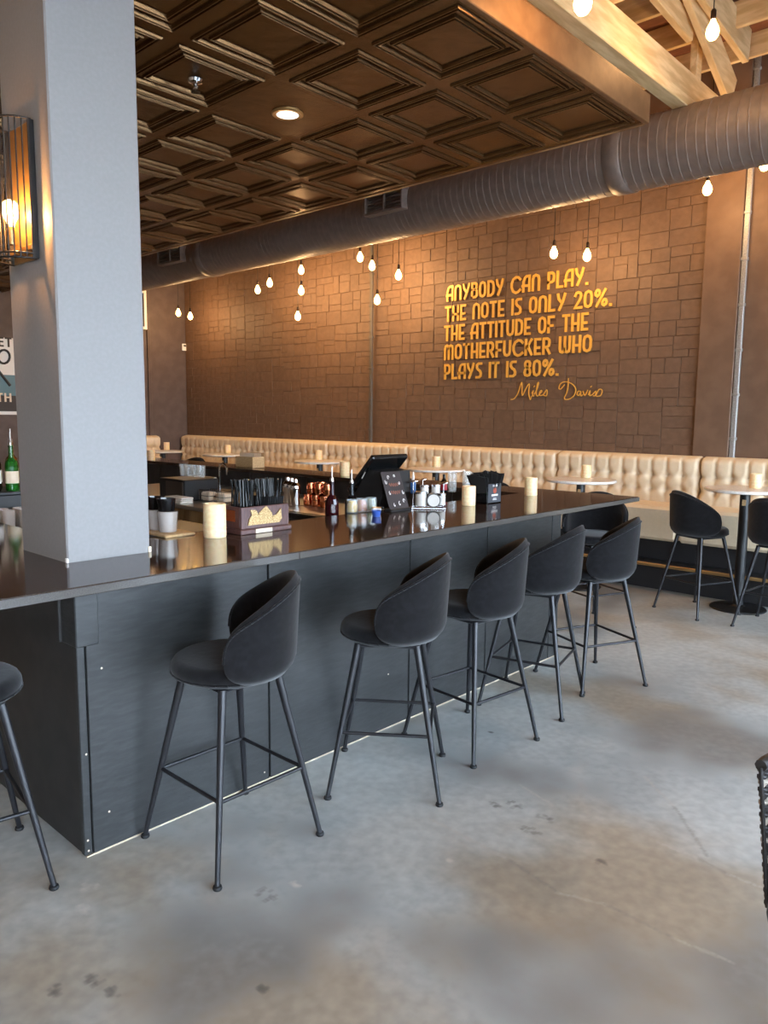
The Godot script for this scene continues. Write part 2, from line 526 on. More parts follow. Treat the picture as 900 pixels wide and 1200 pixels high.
# ---------------------------------------------------------------- brown wall: relief blocks and lettering
func build_quote_wall():
	var wall := get_node("wall_back")
	var spots := []
	var r := RandomNumberGenerator.new()
	r.seed = 31
	for seg in [[-11.98, -7.40], [-7.32, -2.91]]:
		# irregular ashlar: the panel is split again and again until the pieces are block sized
		var stack := [[seg[0], 1.2, seg[1], 4.1]]
		while stack.size() > 0:
			var q = stack.pop_back()
			var w: float = q[2] - q[0]
			var h: float = q[3] - q[1]
			var mw := r.randf_range(0.24, 0.44)
			var mh := r.randf_range(0.15, 0.28)
			if w > mw and (w / mw > h / mh):
				var x: float = q[0] + w * r.randf_range(0.35, 0.65)
				stack.append([q[0], q[1], x, q[3]])
				stack.append([x, q[1], q[2], q[3]])
			elif h > mh:
				var y: float = q[1] + h * r.randf_range(0.35, 0.65)
				stack.append([q[0], q[1], q[2], y])
				stack.append([q[0], y, q[2], q[3]])
			else:
				spots.append([q[0], q[1], w, h, r.randi() % 2, r.randi() % 4])
	# the largest in the picture stay single pieces
	spots.sort_custom(func(a, b): return a[2] * a[3] / pow(a[0] * a[0] + 60.0, 1.5) > b[2] * b[3] / pow(b[0] * b[0] + 60.0, 1.5))
	var cache := {}
	var rest := begin()
	var rest_used := false
	var depth := [0.008, 0.010, 0.012, 0.015]
	for i in spots.size():
		var s = spots[i]
		var d: float = depth[s[5]]
		var sz := Vector3(s[2] - 0.005, s[3] - 0.005, d + 0.02)
		var pos := Vector3(s[0] + s[2] * 0.5, s[1] + s[3] * 0.5, BACK_Z + d - sz.z * 0.5)
		if i < 300:
			var key := "%.4f_%.4f_%d" % [sz.x, sz.y, s[5]]
			if not cache.has(key): cache[key] = box_mesh(sz, 0.0025)
			part("brick", cache[key], M.block_a if s[4] == 0 else M.block_b, wall, pos)
		else:
			bx(rest, pos, sz, 0.0025)
			rest_used = true
	if rest_used:
		var o := part("brickwork", done(rest), M.block_a, wall)
		tag(o, "", "", "", "stuff")
	build_lettering()

const GLYPH := {
	"A": [0.46, [[0, 0, 0, 0.62, 0.10, 0.90, 0.24, 1, 0.46, 1, 0.46, 0], [-0.06, 0.36, 0.46, 0.36]]],
	"N": [0.46, [[0, 0, 0, 0.72, 0.06, 0.92, 0.23, 1, 0.40, 0.92, 0.46, 0.72, 0.46, 0]]],
	"Y": [0.48, [[0, 1, 0.05, 0.72, 0.22, 0.50], [0.48, 1, 0.36, 0.55, 0.12, 0]]],
	"B": [0.42, [[0, 0, 0, 1, 0.28, 1, 0.38, 0.92, 0.38, 0.66, 0.28, 0.56, 0, 0.56], [0.28, 0.56, 0.42, 0.44, 0.42, 0.12, 0.30, 0, 0, 0]]],
	"O": [0.44, [[0.22, 0, 0.06, 0.08, 0, 0.28, 0, 0.72, 0.06, 0.92, 0.22, 1, 0.38, 0.92, 0.44, 0.72, 0.44, 0.28, 0.38, 0.08, 0.22, 0]]],
	"D": [0.44, [[0, 0, 0, 1, 0.22, 1, 0.38, 0.90, 0.44, 0.70, 0.44, 0.30, 0.38, 0.10, 0.22, 0, 0, 0]]],
	"C": [0.66, [[0.66, 0.86, 0.52, 1.0, 0.34, 1.03, 0.12, 0.90, 0, 0.62, 0, 0.36, 0.12, 0.08, 0.34, -0.05, 0.52, 0, 0.66, 0.12]]],
	"P": [0.40, [[0, 0, 0, 1, 0.26, 1, 0.38, 0.90, 0.40, 0.70, 0.36, 0.46, 0.24, 0.38, 0, 0.38]]],
	"L": [0.34, [[0, 1, 0, 0, 0.34, 0]]],
	"T": [0.40, [[0, 1, 0.40, 1], [0.20, 1, 0.20, 0]]],
	"H": [0.42, [[0, 0, 0, 1], [0.42, 0, 0.42, 1], [0, 0.42, 0.42, 0.42]]],
	"E": [0.34, [[0.34, 1, 0, 1, 0, 0, 0.34, 0], [0, 0.42, 0.28, 0.42]]],
	"I": [0.0, [[0, 0, 0, 1]]],
	"S": [0.36, [[0.36, 1, 0.14, 1, 0.02, 0.90, 0.02, 0.70, 0.12, 0.56, 0.28, 0.46, 0.36, 0.30, 0.34, 0.10, 0.22, 0, 0, 0]]],
	"U": [0.44, [[0, 1, 0, 0.28, 0.06, 0.08, 0.22, 0, 0.38, 0.08, 0.44, 0.28, 0.44, 1]]],
	"F": [0.34, [[0.34, 1, 0, 1, 0, 0], [0, 0.42, 0.28, 0.42]]],
	"M": [0.66, [[0, 0, 0, 0.76, 0.05, 0.94, 0.165, 1, 0.28, 0.94, 0.33, 0.76, 0.33, 0], [0.33, 0.76, 0.38, 0.94, 0.495, 1, 0.61, 0.94, 0.66, 0.76, 0.66, 0]]],
	"K": [0.42, [[0, 0, 0, 1], [0.40, 1, 0.04, 0.42], [0.14, 0.58, 0.42, 0]]],
	"R": [0.42, [[0, 0, 0, 1, 0.26, 1, 0.38, 0.90, 0.40, 0.72, 0.36, 0.50, 0.24, 0.42, 0, 0.42], [0.22, 0.42, 0.42, 0]]],
	"W": [0.66, [[0, 1, 0, 0.24, 0.05, 0.06, 0.165, 0, 0.28, 0.06, 0.33, 0.24, 0.33, 1], [0.33, 0.24, 0.38, 0.06, 0.495, 0, 0.61, 0.06, 0.66, 0.24, 0.66, 1]]],
	"2": [0.40, [[0, 0.80, 0.06, 0.95, 0.20, 1, 0.34, 0.95, 0.40, 0.78, 0.34, 0.56, 0, 0, 0.42, 0]]],
	"0": [0.44, [[0.22, 0, 0.06, 0.08, 0, 0.28, 0, 0.72, 0.06, 0.92, 0.22, 1, 0.38, 0.92, 0.44, 0.72, 0.44, 0.28, 0.38, 0.08, 0.22, 0]]],
	"8": [0.42, [[0.21, 0.55, 0.05, 0.66, 0.03, 0.84, 0.10, 0.97, 0.21, 1, 0.32, 0.97, 0.39, 0.84, 0.37, 0.66, 0.21, 0.55, 0.05, 0.42, 0, 0.22, 0.06, 0.05, 0.21, 0, 0.36, 0.05, 0.42, 0.22, 0.37, 0.42, 0.21, 0.55]]],
	"%": [0.72, [[0.10, 0, 0.62, 1], [0.12, 0.62, 0.02, 0.70, 0, 0.84, 0.06, 0.97, 0.14, 1, 0.22, 0.97, 0.27, 0.84, 0.24, 0.70, 0.12, 0.62], [0.58, 0, 0.48, 0.08, 0.46, 0.22, 0.52, 0.35, 0.60, 0.38, 0.68, 0.35, 0.73, 0.22, 0.70, 0.08, 0.58, 0]]],
	".": [0.02, [[0, 0, 0.03, 0.0]]],
}
func ribbon(st: SurfaceTool, pts: PackedVector2Array, thick: float, depth: float):
	# a stroke as a strip of quads with thickness (closed rings too)
	var n := pts.size()
	var closed := pts[0].distance_to(pts[n - 1]) < 1e-5
	var L := PackedVector2Array()
	var R := PackedVector2Array()
	for i in n:
		var d0 := Vector2.ZERO
		var d1 := Vector2.ZERO
		if i > 0: d0 = (pts[i] - pts[i - 1]).normalized()
		elif closed: d0 = (pts[0] - pts[n - 2]).normalized()
		if i < n - 1: d1 = (pts[i + 1] - pts[i]).normalized()
		elif closed: d1 = (pts[1] - pts[0]).normalized()
		var t := (d0 + d1).normalized()
		var nn := Vector2(-t.y, t.x)
		var k := 1.0
		if d0 != Vector2.ZERO and d1 != Vector2.ZERO: k = 1.0 / max(0.6, cos(d0.angle_to(d1) * 0.5))
		var e := Vector2.ZERO
		if not closed and i == 0: e = -d1 * thick * 0.5
		if not closed and i == n - 1: e = d0 * thick * 0.5
		L.append(pts[i] + e + nn * thick * 0.5 * k)
		R.append(pts[i] + e - nn * thick * 0.5 * k)
	var V := func(p: Vector2, z: float) -> Vector3: return Vector3(p.x, p.y, z)
	for i in n - 1:
		quad(st, V.call(L[i], depth), V.call(L[i + 1], depth), V.call(R[i + 1], depth), V.call(R[i], depth))
		quad(st, V.call(L[i], 0.0), V.call(L[i + 1], 0.0), V.call(L[i + 1], depth), V.call(L[i], depth))
		quad(st, V.call(R[i], depth), V.call(R[i + 1], depth), V.call(R[i + 1], 0.0), V.call(R[i], 0.0))
	if not closed:
		quad(st, V.call(L[0], 0.0), V.call(L[0], depth), V.call(R[0], depth), V.call(R[0], 0.0))
		quad(st, V.call(L[n - 1], depth), V.call(L[n - 1], 0.0), V.call(R[n - 1], 0.0), V.call(R[n - 1], depth))
func build_lettering():
	var z := BACK_Z + 0.019
	var o := thing("wall_lettering", "gold five line quote lettered on the brown wall", "lettering", Vector3(-6.09, 2.1, z))
	var cap := 0.186
	var cache := {}
	for ln in [["ANYBODY CAN PLAY.", -6.075, -4.142, 3.07], ["THE NOTE IS ONLY 20%.", -6.095, -3.853, 2.822], ["THE ATTITUDE OF THE", -6.103, -4.119, 2.586], ["MOTHERFUCKER WHO", -6.097, -4.067, 2.35], ["PLAYS IT IS 80%.", -6.091, -4.465, 2.108]]:
		var txt: String = ln[0]
		var total := 0.0
		for ch in txt:
			total += 0.46 if ch == " " else float(GLYPH[ch][0]) + 0.26
		total -= 0.26
		var sx: float = (ln[2] - ln[1] - 0.02) / total
		var x: float = ln[1] + 0.01
		for ch in txt:
			if ch == " ":
				x += 0.46 * sx
				continue
			var key := "%s%.3f" % [ch, sx]
			if not cache.has(key):
				var st := begin()
				for s in GLYPH[ch][1]:
					var pts := PackedVector2Array()
					for k in range(0, s.size(), 2):
						pts.append(Vector2(s[k] * sx, s[k + 1] * (cap - 0.022) + 0.011))
					ribbon(st, pts, 0.029, 0.012)
				cache[key] = done(st)
			part("letter", cache[key], M.gold_paint, o, Vector3(x, ln[3], z) - o.position)
			x += (float(GLYPH[ch][0]) + 0.26) * sx
	# the signature under it, one thin stroke per letter; points read off the photograph (zoom of 3.75)
	var sig := thing("wall_signature", "thin gold handwritten signature under the quote", "lettering", Vector3(-5.08, 1.85, z))
	var strokes := [
		[372, 668, 386, 664, 402, 640, 415, 600, 420, 598, 421, 650, 436, 622, 448, 602, 452, 604, 449, 640, 456, 668, 461, 655],
		[463, 640, 469, 630, 466, 652, 472, 652],
		[474, 645, 486, 622, 493, 596, 488, 598, 482, 640, 487, 653, 494, 648],
		[494, 645, 506, 634, 504, 628, 497, 638, 499, 651, 511, 648],
		[513, 648, 528, 626, 530, 640, 526, 652, 516, 650],
		[606, 604, 590, 622, 582, 618, 590, 598, 612, 590, 640, 600, 656, 622, 650, 648, 632, 664, 612, 668, 606, 660, 616, 640, 622, 610, 624, 576],
		[676, 632, 666, 632, 662, 646, 670, 650, 678, 634, 678, 652, 686, 648],
		[688, 632, 696, 650, 708, 628],
		[712, 646, 719, 630, 717, 650, 726, 648],
		[730, 646, 744, 632, 742, 650, 734, 652],
		[745, 650, 758, 624, 772, 628, 766, 650, 748, 654],
		[472, 612, 475, 609], [722, 613, 725, 610],
	]
	for s in strokes:
		var pts := PackedVector2Array()
		for k in range(0, s.size(), 2):
			var w := at_z(500 + s[k] / 3.75, 290 + s[k + 1] / 3.75, z)
			pts.append(Vector2(w.x - sig.position.x, w.y - sig.position.y))
		var fine := PackedVector2Array()
		for i in pts.size() - 1:
			var p0 := pts[max(i - 1, 0)]
			var p3 := pts[min(i + 2, pts.size() - 1)]
			for k in 4:
				fine.append(pts[i].cubic_interpolate(pts[i + 1], p0, p3, k / 4.0))
		fine.append(pts[pts.size() - 1])
		var st := begin()
		ribbon(st, fine, 0.010, 0.008)
		part("letter", done(st), M.gold_paint, sig)

# ---------------------------------------------------------------- pressed metal ceiling
const SOFFIT_Y := 3.4
const SOFFIT_X := -2.135
const SOFFIT_Z := -4.6
const TILE := 0.61
func tile_mesh() -> ArrayMesh:
	# nested square steps with beads, seen from below (local y down is the room)
	var prof := [[0.000, 0.0], [0.044, 0.0], [0.0475, -0.010], [0.053, -0.010], [0.0565, 0.0], [0.062, 0.0], [0.0655, -0.010], [0.071, -0.010], [0.0755, 0.004], [0.106, 0.004], [0.1095, -0.006], [0.115, -0.006], [0.1185, 0.004], [0.124, 0.004], [0.1275, -0.006], [0.133, -0.006], [0.1375, 0.008], [0.305, 0.008]]
	var st := begin()
	var h := TILE * 0.5
	for k in prof.size() - 1:
		var a: float = h - prof[k][0]
		var b: float = h - prof[k + 1][0]
		var ya: float = prof[k][1]
		var yb: float = prof[k + 1][1]
		var oa := [Vector3(-a, ya, -a), Vector3(a, ya, -a), Vector3(a, ya, a), Vector3(-a, ya, a)]
		var ob := [Vector3(-b, yb, -b), Vector3(b, yb, -b), Vector3(b, yb, b), Vector3(-b, yb, b)]
		for i in 4:
			var j := (i + 1) % 4
			if b > 1e-4: quad(st, oa[i], oa[j], ob[j], ob[i])
			else: tri(st, oa[i], oa[j], ob[i])
	return done(st)
func build_ceiling():
	var c := Node3D.new()
	c.name = "ceiling"
	add_child(c)
	tag(c, "dropped bronze pressed metal ceiling over the bar", "", "", "structure")
	var zn := 1.0
	part("ceiling_slab", span(Vector3(LEFT_X, SOFFIT_Y + 0.02, SOFFIT_Z), Vector3(SOFFIT_X, 3.55, zn), 0.0), M.fascia, c)
	# fascia boards round the open edges
	part("fascia", span(Vector3(SOFFIT_X - 0.02, SOFFIT_Y - 0.004, SOFFIT_Z - 0.02), Vector3(SOFFIT_X + 0.012, 3.56, zn + 0.02), 0.004), M.fascia, c)
	part("fascia", span(Vector3(LEFT_X, SOFFIT_Y - 0.004, SOFFIT_Z - 0.032), Vector3(SOFFIT_X - 0.02, 3.56, SOFFIT_Z), 0.004), M.fascia, c)
	part("fascia", span(Vector3(LEFT_X, SOFFIT_Y - 0.004, zn), Vector3(SOFFIT_X - 0.02, 3.56, zn + 0.03), 0.004), M.fascia, c)
	part("top_rail", span(Vector3(SOFFIT_X - 0.12, 3.555, SOFFIT_Z), Vector3(SOFFIT_X - 0.03, 3.62, zn), 0.015), M.fascia, c)
	part("top_rail", span(Vector3(SOFFIT_X - 0.24, 3.555, SOFFIT_Z), Vector3(SOFFIT_X - 0.125, 3.60, zn), 0.01), M.timber, c)
	var tm := tile_mesh()
	var flat := begin()
	bx(flat, Vector3(0, 0.006, 0), Vector3(TILE, 0.012, TILE), 0.002)
	var fm := done(flat)
	var light := Vector3(-3.657, SOFFIT_Y, -3.082)
	for i in 16:
		for j in 9:
			var cx := SOFFIT_X - TILE * (i + 0.5)
			var cz := SOFFIT_Z + 0.015 + TILE * (j + 0.5)
			if cx < LEFT_X + 0.1: continue
			var is_flat: bool = abs(cx - light.x) < TILE * 0.5 and abs(cz - light.z) < TILE * 0.5
			var o := part("ceiling_tile", fm if is_flat else tm, M.bronze, c, Vector3(cx, SOFFIT_Y, cz))
			if is_flat: o.set_meta("label", "plain tile with a round lamp")
	# recessed lamp
	var rl := thing("recessed_light", "round white recessed lamp in the bronze ceiling", "ceiling light", Vector3(light.x, SOFFIT_Y - 0.006, light.z))
	part("trim_ring", lathe_mesh([[0.066, 0.004], [0.066, -0.004], [0.088, -0.006], [0.094, 0.0], [0.094, 0.006]], 32), M.brass, rl)
	part("lens", lathe_mesh([[0.0, -0.003], [0.067, -0.003], [0.067, 0.004]], 32), M.lens, rl)
	var sp := SpotLight3D.new()
	sp.name = "lamp_light"
	sp.position = Vector3(0, -0.03, 0)
	sp.rotation.x = -PI / 2
	sp.light_color = Color(1.0, 0.93, 0.84)
	sp.light_energy = 1.0
	sp.spot_angle = 60.0
	sp.spot_range = 14.0
	sp.spot_attenuation = 2.0
	sp.light_size = 0.06
	sp.shadow_enabled = true
	rl.add_child(sp)
	# sprinkler
	var s := thing("sprinkler", "small chrome sprinkler head under a bronze ceiling tile", "sprinkler", Vector3(-3.69, SOFFIT_Y - 0.045, -2.47))
	part("escutcheon", lathe_mesh([[0.0, 0.052], [0.042, 0.05], [0.036, 0.036], [0.012, 0.030]], 20), M.chrome, s)
	part("body", lathe_mesh([[0.012, 0.035], [0.011, 0.012], [0.004, 0.0]], 14), M.chrome, s)
	part("deflector", lathe_mesh([[0.0, -0.012], [0.026, -0.012], [0.026, -0.009], [0.0, -0.009]], 16), M.chrome, s)
	var st := begin()
	for a in [0.0, PI]:
		rope(st, [Vector3(cos(a) * 0.012, 0.024, sin(a) * 0.012), Vector3(cos(a) * 0.02, 0.006, sin(a) * 0.02), Vector3(0, -0.01, 0)], 0.003, 6)
	part("yoke", done(st), M.chrome, s)

# ---------------------------------------------------------------- roof deck, joists and trusses
func beam_between(a: Vector3, b: Vector3, w: float, d: float) -> ArrayMesh:
	# plank of width w (in the y-z plane) and thickness d (along x)
	var t := (b - a).normalized()
	var n := t.cross(Vector3.RIGHT).normalized()
	var st := begin()
	bx(st, Vector3.ZERO, Vector3(d, w, a.distance_to(b)), 0.005, Transform3D(Basis(Vector3.RIGHT, n, t), (a + b) * 0.5))
	return done(st)
func zp(x, y) -> Vector2:
	return Vector2(640 + x / 3.4615, y / 3.4615)
func build_roof_timbers():
	var rf := struct("ceiling_roof", span(Vector3(LEFT_X, ROOF_Y, BACK_Z), Vector3(RIGHT_X, ROOF_Y + 0.2, REAR_Z), 0.0), M.deck, "reddish brown timber roof deck above the trusses")
	var jm := span(Vector3(LEFT_X, 0, -0.022), Vector3(RIGHT_X, 0.2, 0.022), 0.004)
	for k in 19:
		part("joist", jm, M.timber_x, rf, Vector3(0, ROOF_Y - 0.2, BACK_Z + 0.3 + 0.62 * k))
	var t := thing("roof_truss", "pale timber roof truss with crossed diagonals above the metal duct", "truss", Vector3(-2.6, 4.1, -6.2))
	var o := t.position
	part("bottom_chord", span(Vector3(-2.63, 4.1, BACK_Z), Vector3(-2.55, 4.33, 3.9), 0.006), M.timber, t, -o)
	part("ledger", span(Vector3(-2.62, 4.02, BACK_Z), Vector3(-2.5, 4.098, 3.9), 0.006), M.timber, t, -o)
	var tie := at_x(725, 4, -2.5)
	part("cross_beam", span(Vector3(-6.0, 4.335, tie.z - 0.06), Vector3(2.5, 4.50, tie.z + 0.06), 0.006), M.timber_x, t, -o)
	for d in [[750, 378, 603, 0, 0.25, -2.52], [815, 190, 705, 30, 0.27, -2.45], [585, 125, 480, 0, 0.17, -2.60]]:
		var p0v := zp(d[0], d[1])
		var p1v := zp(d[2], d[3])
		var p0 := at_x(p0v.x, p0v.y, d[5])
		var p1 := at_x(p1v.x, p1v.y, d[5])
		var dir := (p1 - p0).normalized()
		if p0.y > p1.y: dir = -dir
		var top: Vector3 = p0 if p0.y > p1.y else p1
		var low: Vector3 = p1 if p0.y > p1.y else p0
		top = low + dir * ((4.92 - low.y) / dir.y)
		part("diagonal", beam_between(low, top, d[4], 0.055), M.timber, t, -o)
	part("king_post", span(Vector3(-2.66, 4.33, -6.58), Vector3(-2.60, 4.95, -6.48), 0.005), M.timber, t, -o)

# ---------------------------------------------------------------- spiral duct
func build_duct():
	var y := 3.795
	var z := -6.25
	var R := 0.275
	var d := thing("spiral_duct", "long taupe spiral duct running below the roof trusses", "duct", Vector3(-5.0, y, z))
	# ribs are real: a lathe about x with a small bead every seam
	var st := begin()
	var n := 40
	var x := LEFT_X + 5.08
	var end := RIGHT_X + 5.0
	var prof := []
	while x < end:
		var near: bool = x > -5.5 and x < 5.2
		var pitch := 0.075
		prof.append([R, x])
		prof.append([R, x + pitch - 0.014])
		if near: prof.append([R + 0.003, x + pitch - 0.010])
		prof.append([R + 0.003, x + pitch - 0.004])
		x += pitch
	for k in prof.size() - 1:
		st.set_smooth_group(1 if prof[k][0] == prof[k + 1][0] and prof[k][0] == R else 2)
		var ra: float = prof[k][0]
		var xa: float = prof[k][1]
		var rb: float = prof[k + 1][0]
		var xb: float = prof[k + 1][1]
		# seams lean a little, as a spiral does
		for i in n:
			var t0 := TAU * i / n
			var t1 := TAU * (i + 1) / n
			quad(st, Vector3(xa + 0.02 * sin(t0), cos(t0) * ra, sin(t0) * ra), Vector3(xb + 0.02 * sin(t0), cos(t0) * rb, sin(t0) * rb), Vector3(xb + 0.02 * sin(t1), cos(t1) * rb, sin(t1) * rb), Vector3(xa + 0.02 * sin(t1), cos(t1) * ra, sin(t1) * ra))
	part("duct_pipe", done(st), M.duct, d)
	for fx in [-3.07, -9.0]:
		var cst := begin()
		for k in [[R + 0.006, -0.075, R + 0.012, -0.07], [R + 0.012, -0.07, R + 0.012, 0.07], [R + 0.012, 0.07, R + 0.006, 0.075]]:
			cst.set_smooth_group(1)
			for i in n:
				var t0 := TAU * i / n
				var t1 := TAU * (i + 1) / n
				quad(cst, Vector3(k[1], cos(t0) * k[0], sin(t0) * k[0]), Vector3(k[3], cos(t0) * k[2], sin(t0) * k[2]), Vector3(k[3], cos(t1) * k[2], sin(t1) * k[2]), Vector3(k[1], cos(t1) * k[0], sin(t1) * k[0]))
		part("coupling", done(cst), M.duct, d, Vector3(fx + 5.0, 0, 0))
	for v in [[-5.786, -5.25], [-9.85, -9.25]]:
		var w: float = v[1] - v[0]
		var box := Node3D.new()
		box.name = "air_register"
		d.add_child(box, true)
		box.position = Vector3((v[0] + v[1]) * 0.5 + 5.0, 0.015, R + 0.02)
		var fst := begin()
		for s in [-1, 1]:
			bx(fst, Vector3(0, s * 0.095, 0), Vector3(w, 0.025, 0.12), 0.004)
			bx(fst, Vector3(s * (w * 0.5 - 0.0125), 0, 0), Vector3(0.025, 0.165, 0.12), 0.004)
		bx(fst, Vector3(0, 0, 0.03), Vector3(0.02, 0.165, 0.03), 0.003)
		part("register_box", done(fst), M.duct, box)
		part("dark_back", box_mesh(Vector3(w - 0.05, 0.165, 0.01), 0.0, Vector3(0, 0, -0.04)), M.kick, box)
		for k in 5:
			part("louvre", box_mesh(Vector3(w - 0.052, 0.006, 0.04), 0.001, Vector3(0, -0.064 + 0.032 * k, 0.015)), M.duct, box)
	for hx in [-10.5, -7.5, -4.2, -1.0, 2.0]:
		part("hanger", tube_mesh(Vector3(hx + 5.0, R, 0), Vector3(hx + 5.0, ROOF_Y - y - 0.0, 0), 0.006, -1, 6), M.galvanised, d)

# ---------------------------------------------------------------- column and its sconce
const COL_X0 := -3.185
const COL_X1 := -2.779
const COL_Z0 := -1.60
const COL_Z1 := -1.255
func build_column_and_sconce():
	var c := struct("column", span(Vector3(COL_X0, 0, COL_Z0), Vector3(COL_X1, SOFFIT_Y, COL_Z1), 0.006), M.column, "square light grey painted column standing through the counter")
	part("caulk_joint", span(Vector3(COL_X1 - 0.012, 1.067, COL_Z1 - 0.004), Vector3(COL_X1 + 0.004, 1.085, COL_Z1 + 0.004), 0.002), M.white, c)
	part("caulk_joint", span(Vector3(COL_X1 - 0.004, 1.067, COL_Z0 - 0.004), Vector3(COL_X1 + 0.004, 1.09, COL_Z0 + 0.01), 0.002), M.cream, c)
	var y0 := 2.19
	var y1 := 2.675
	var w := 0.10
	var h := y1 - y0
	var s := thing("wall_sconce", "dark wire cage wall sconce on the grey column", "wall lamp", Vector3(-3.0, y0, COL_Z1))
	part("back_plate", box_mesh(Vector3(2 * w, h, 0.012), 0.003, Vector3(0, h * 0.5, 0.007)), M.brass, s)
	for yy in [0.0, h * 0.035, h]:
		var pts := []
		for k in 17:
			var a := PI * k / 16
			pts.append(Vector3(cos(a) * w, yy, 0.012 + sin(a) * w))
		var st := begin()
		rope(st, pts, 0.004, 6)
		part("hoop", done(st), M.black, s)
	for k in 15:
		var a := PI * (k + 0.5) / 15
		part("cage_bar", tube_mesh(Vector3(cos(a) * w, 0, 0.012 + sin(a) * w), Vector3(cos(a) * w, h, 0.012 + sin(a) * w), 0.0028, -1, 6), M.black, s)
	for sx in [-1, 1]:
		part("side_bar", box_mesh(Vector3(0.008, h, 0.02), 0.002, Vector3(sx * w, h * 0.5, 0.012)), M.black, s)
	part("bracket", span(Vector3(-w, 0.03, 0.012), Vector3(w, 0.05, 0.03), 0.002), M.brass, s)
	part("lamp_holder", lathe_mesh([[0.0, 0.05], [0.016, 0.05], [0.018, 0.06], [0.018, 0.10], [0.014, 0.112], [0.0, 0.112]], 18), M.brass, s, Vector3(0.02, 0, 0.065))
	var b := part("bulb", lathe_mesh([[0.013, 0.11], [0.016, 0.13], [0.028, 0.155], [0.031, 0.175], [0.027, 0.195], [0.014, 0.208], [0.0, 0.211]], 18, true), M.glass, s, Vector3(0.02, 0, 0.065))
	part("filament", tube_mesh(Vector3(0, 0.135, 0), Vector3(0, 0.185, 0), 0.003, -1, 6), M.filament, b)
	var l := OmniLight3D.new()
	l.name = "sconce_light"
	l.position = Vector3(0.02, 0.165, 0.065)
	l.light_color = Color(1.0, 0.70, 0.40)
	l.light_energy = 0.55
	l.omni_range = 20.0
	l.omni_attenuation = 2.0
	l.light_size = 0.01
	l.shadow_enabled = true
	s.add_child(l)

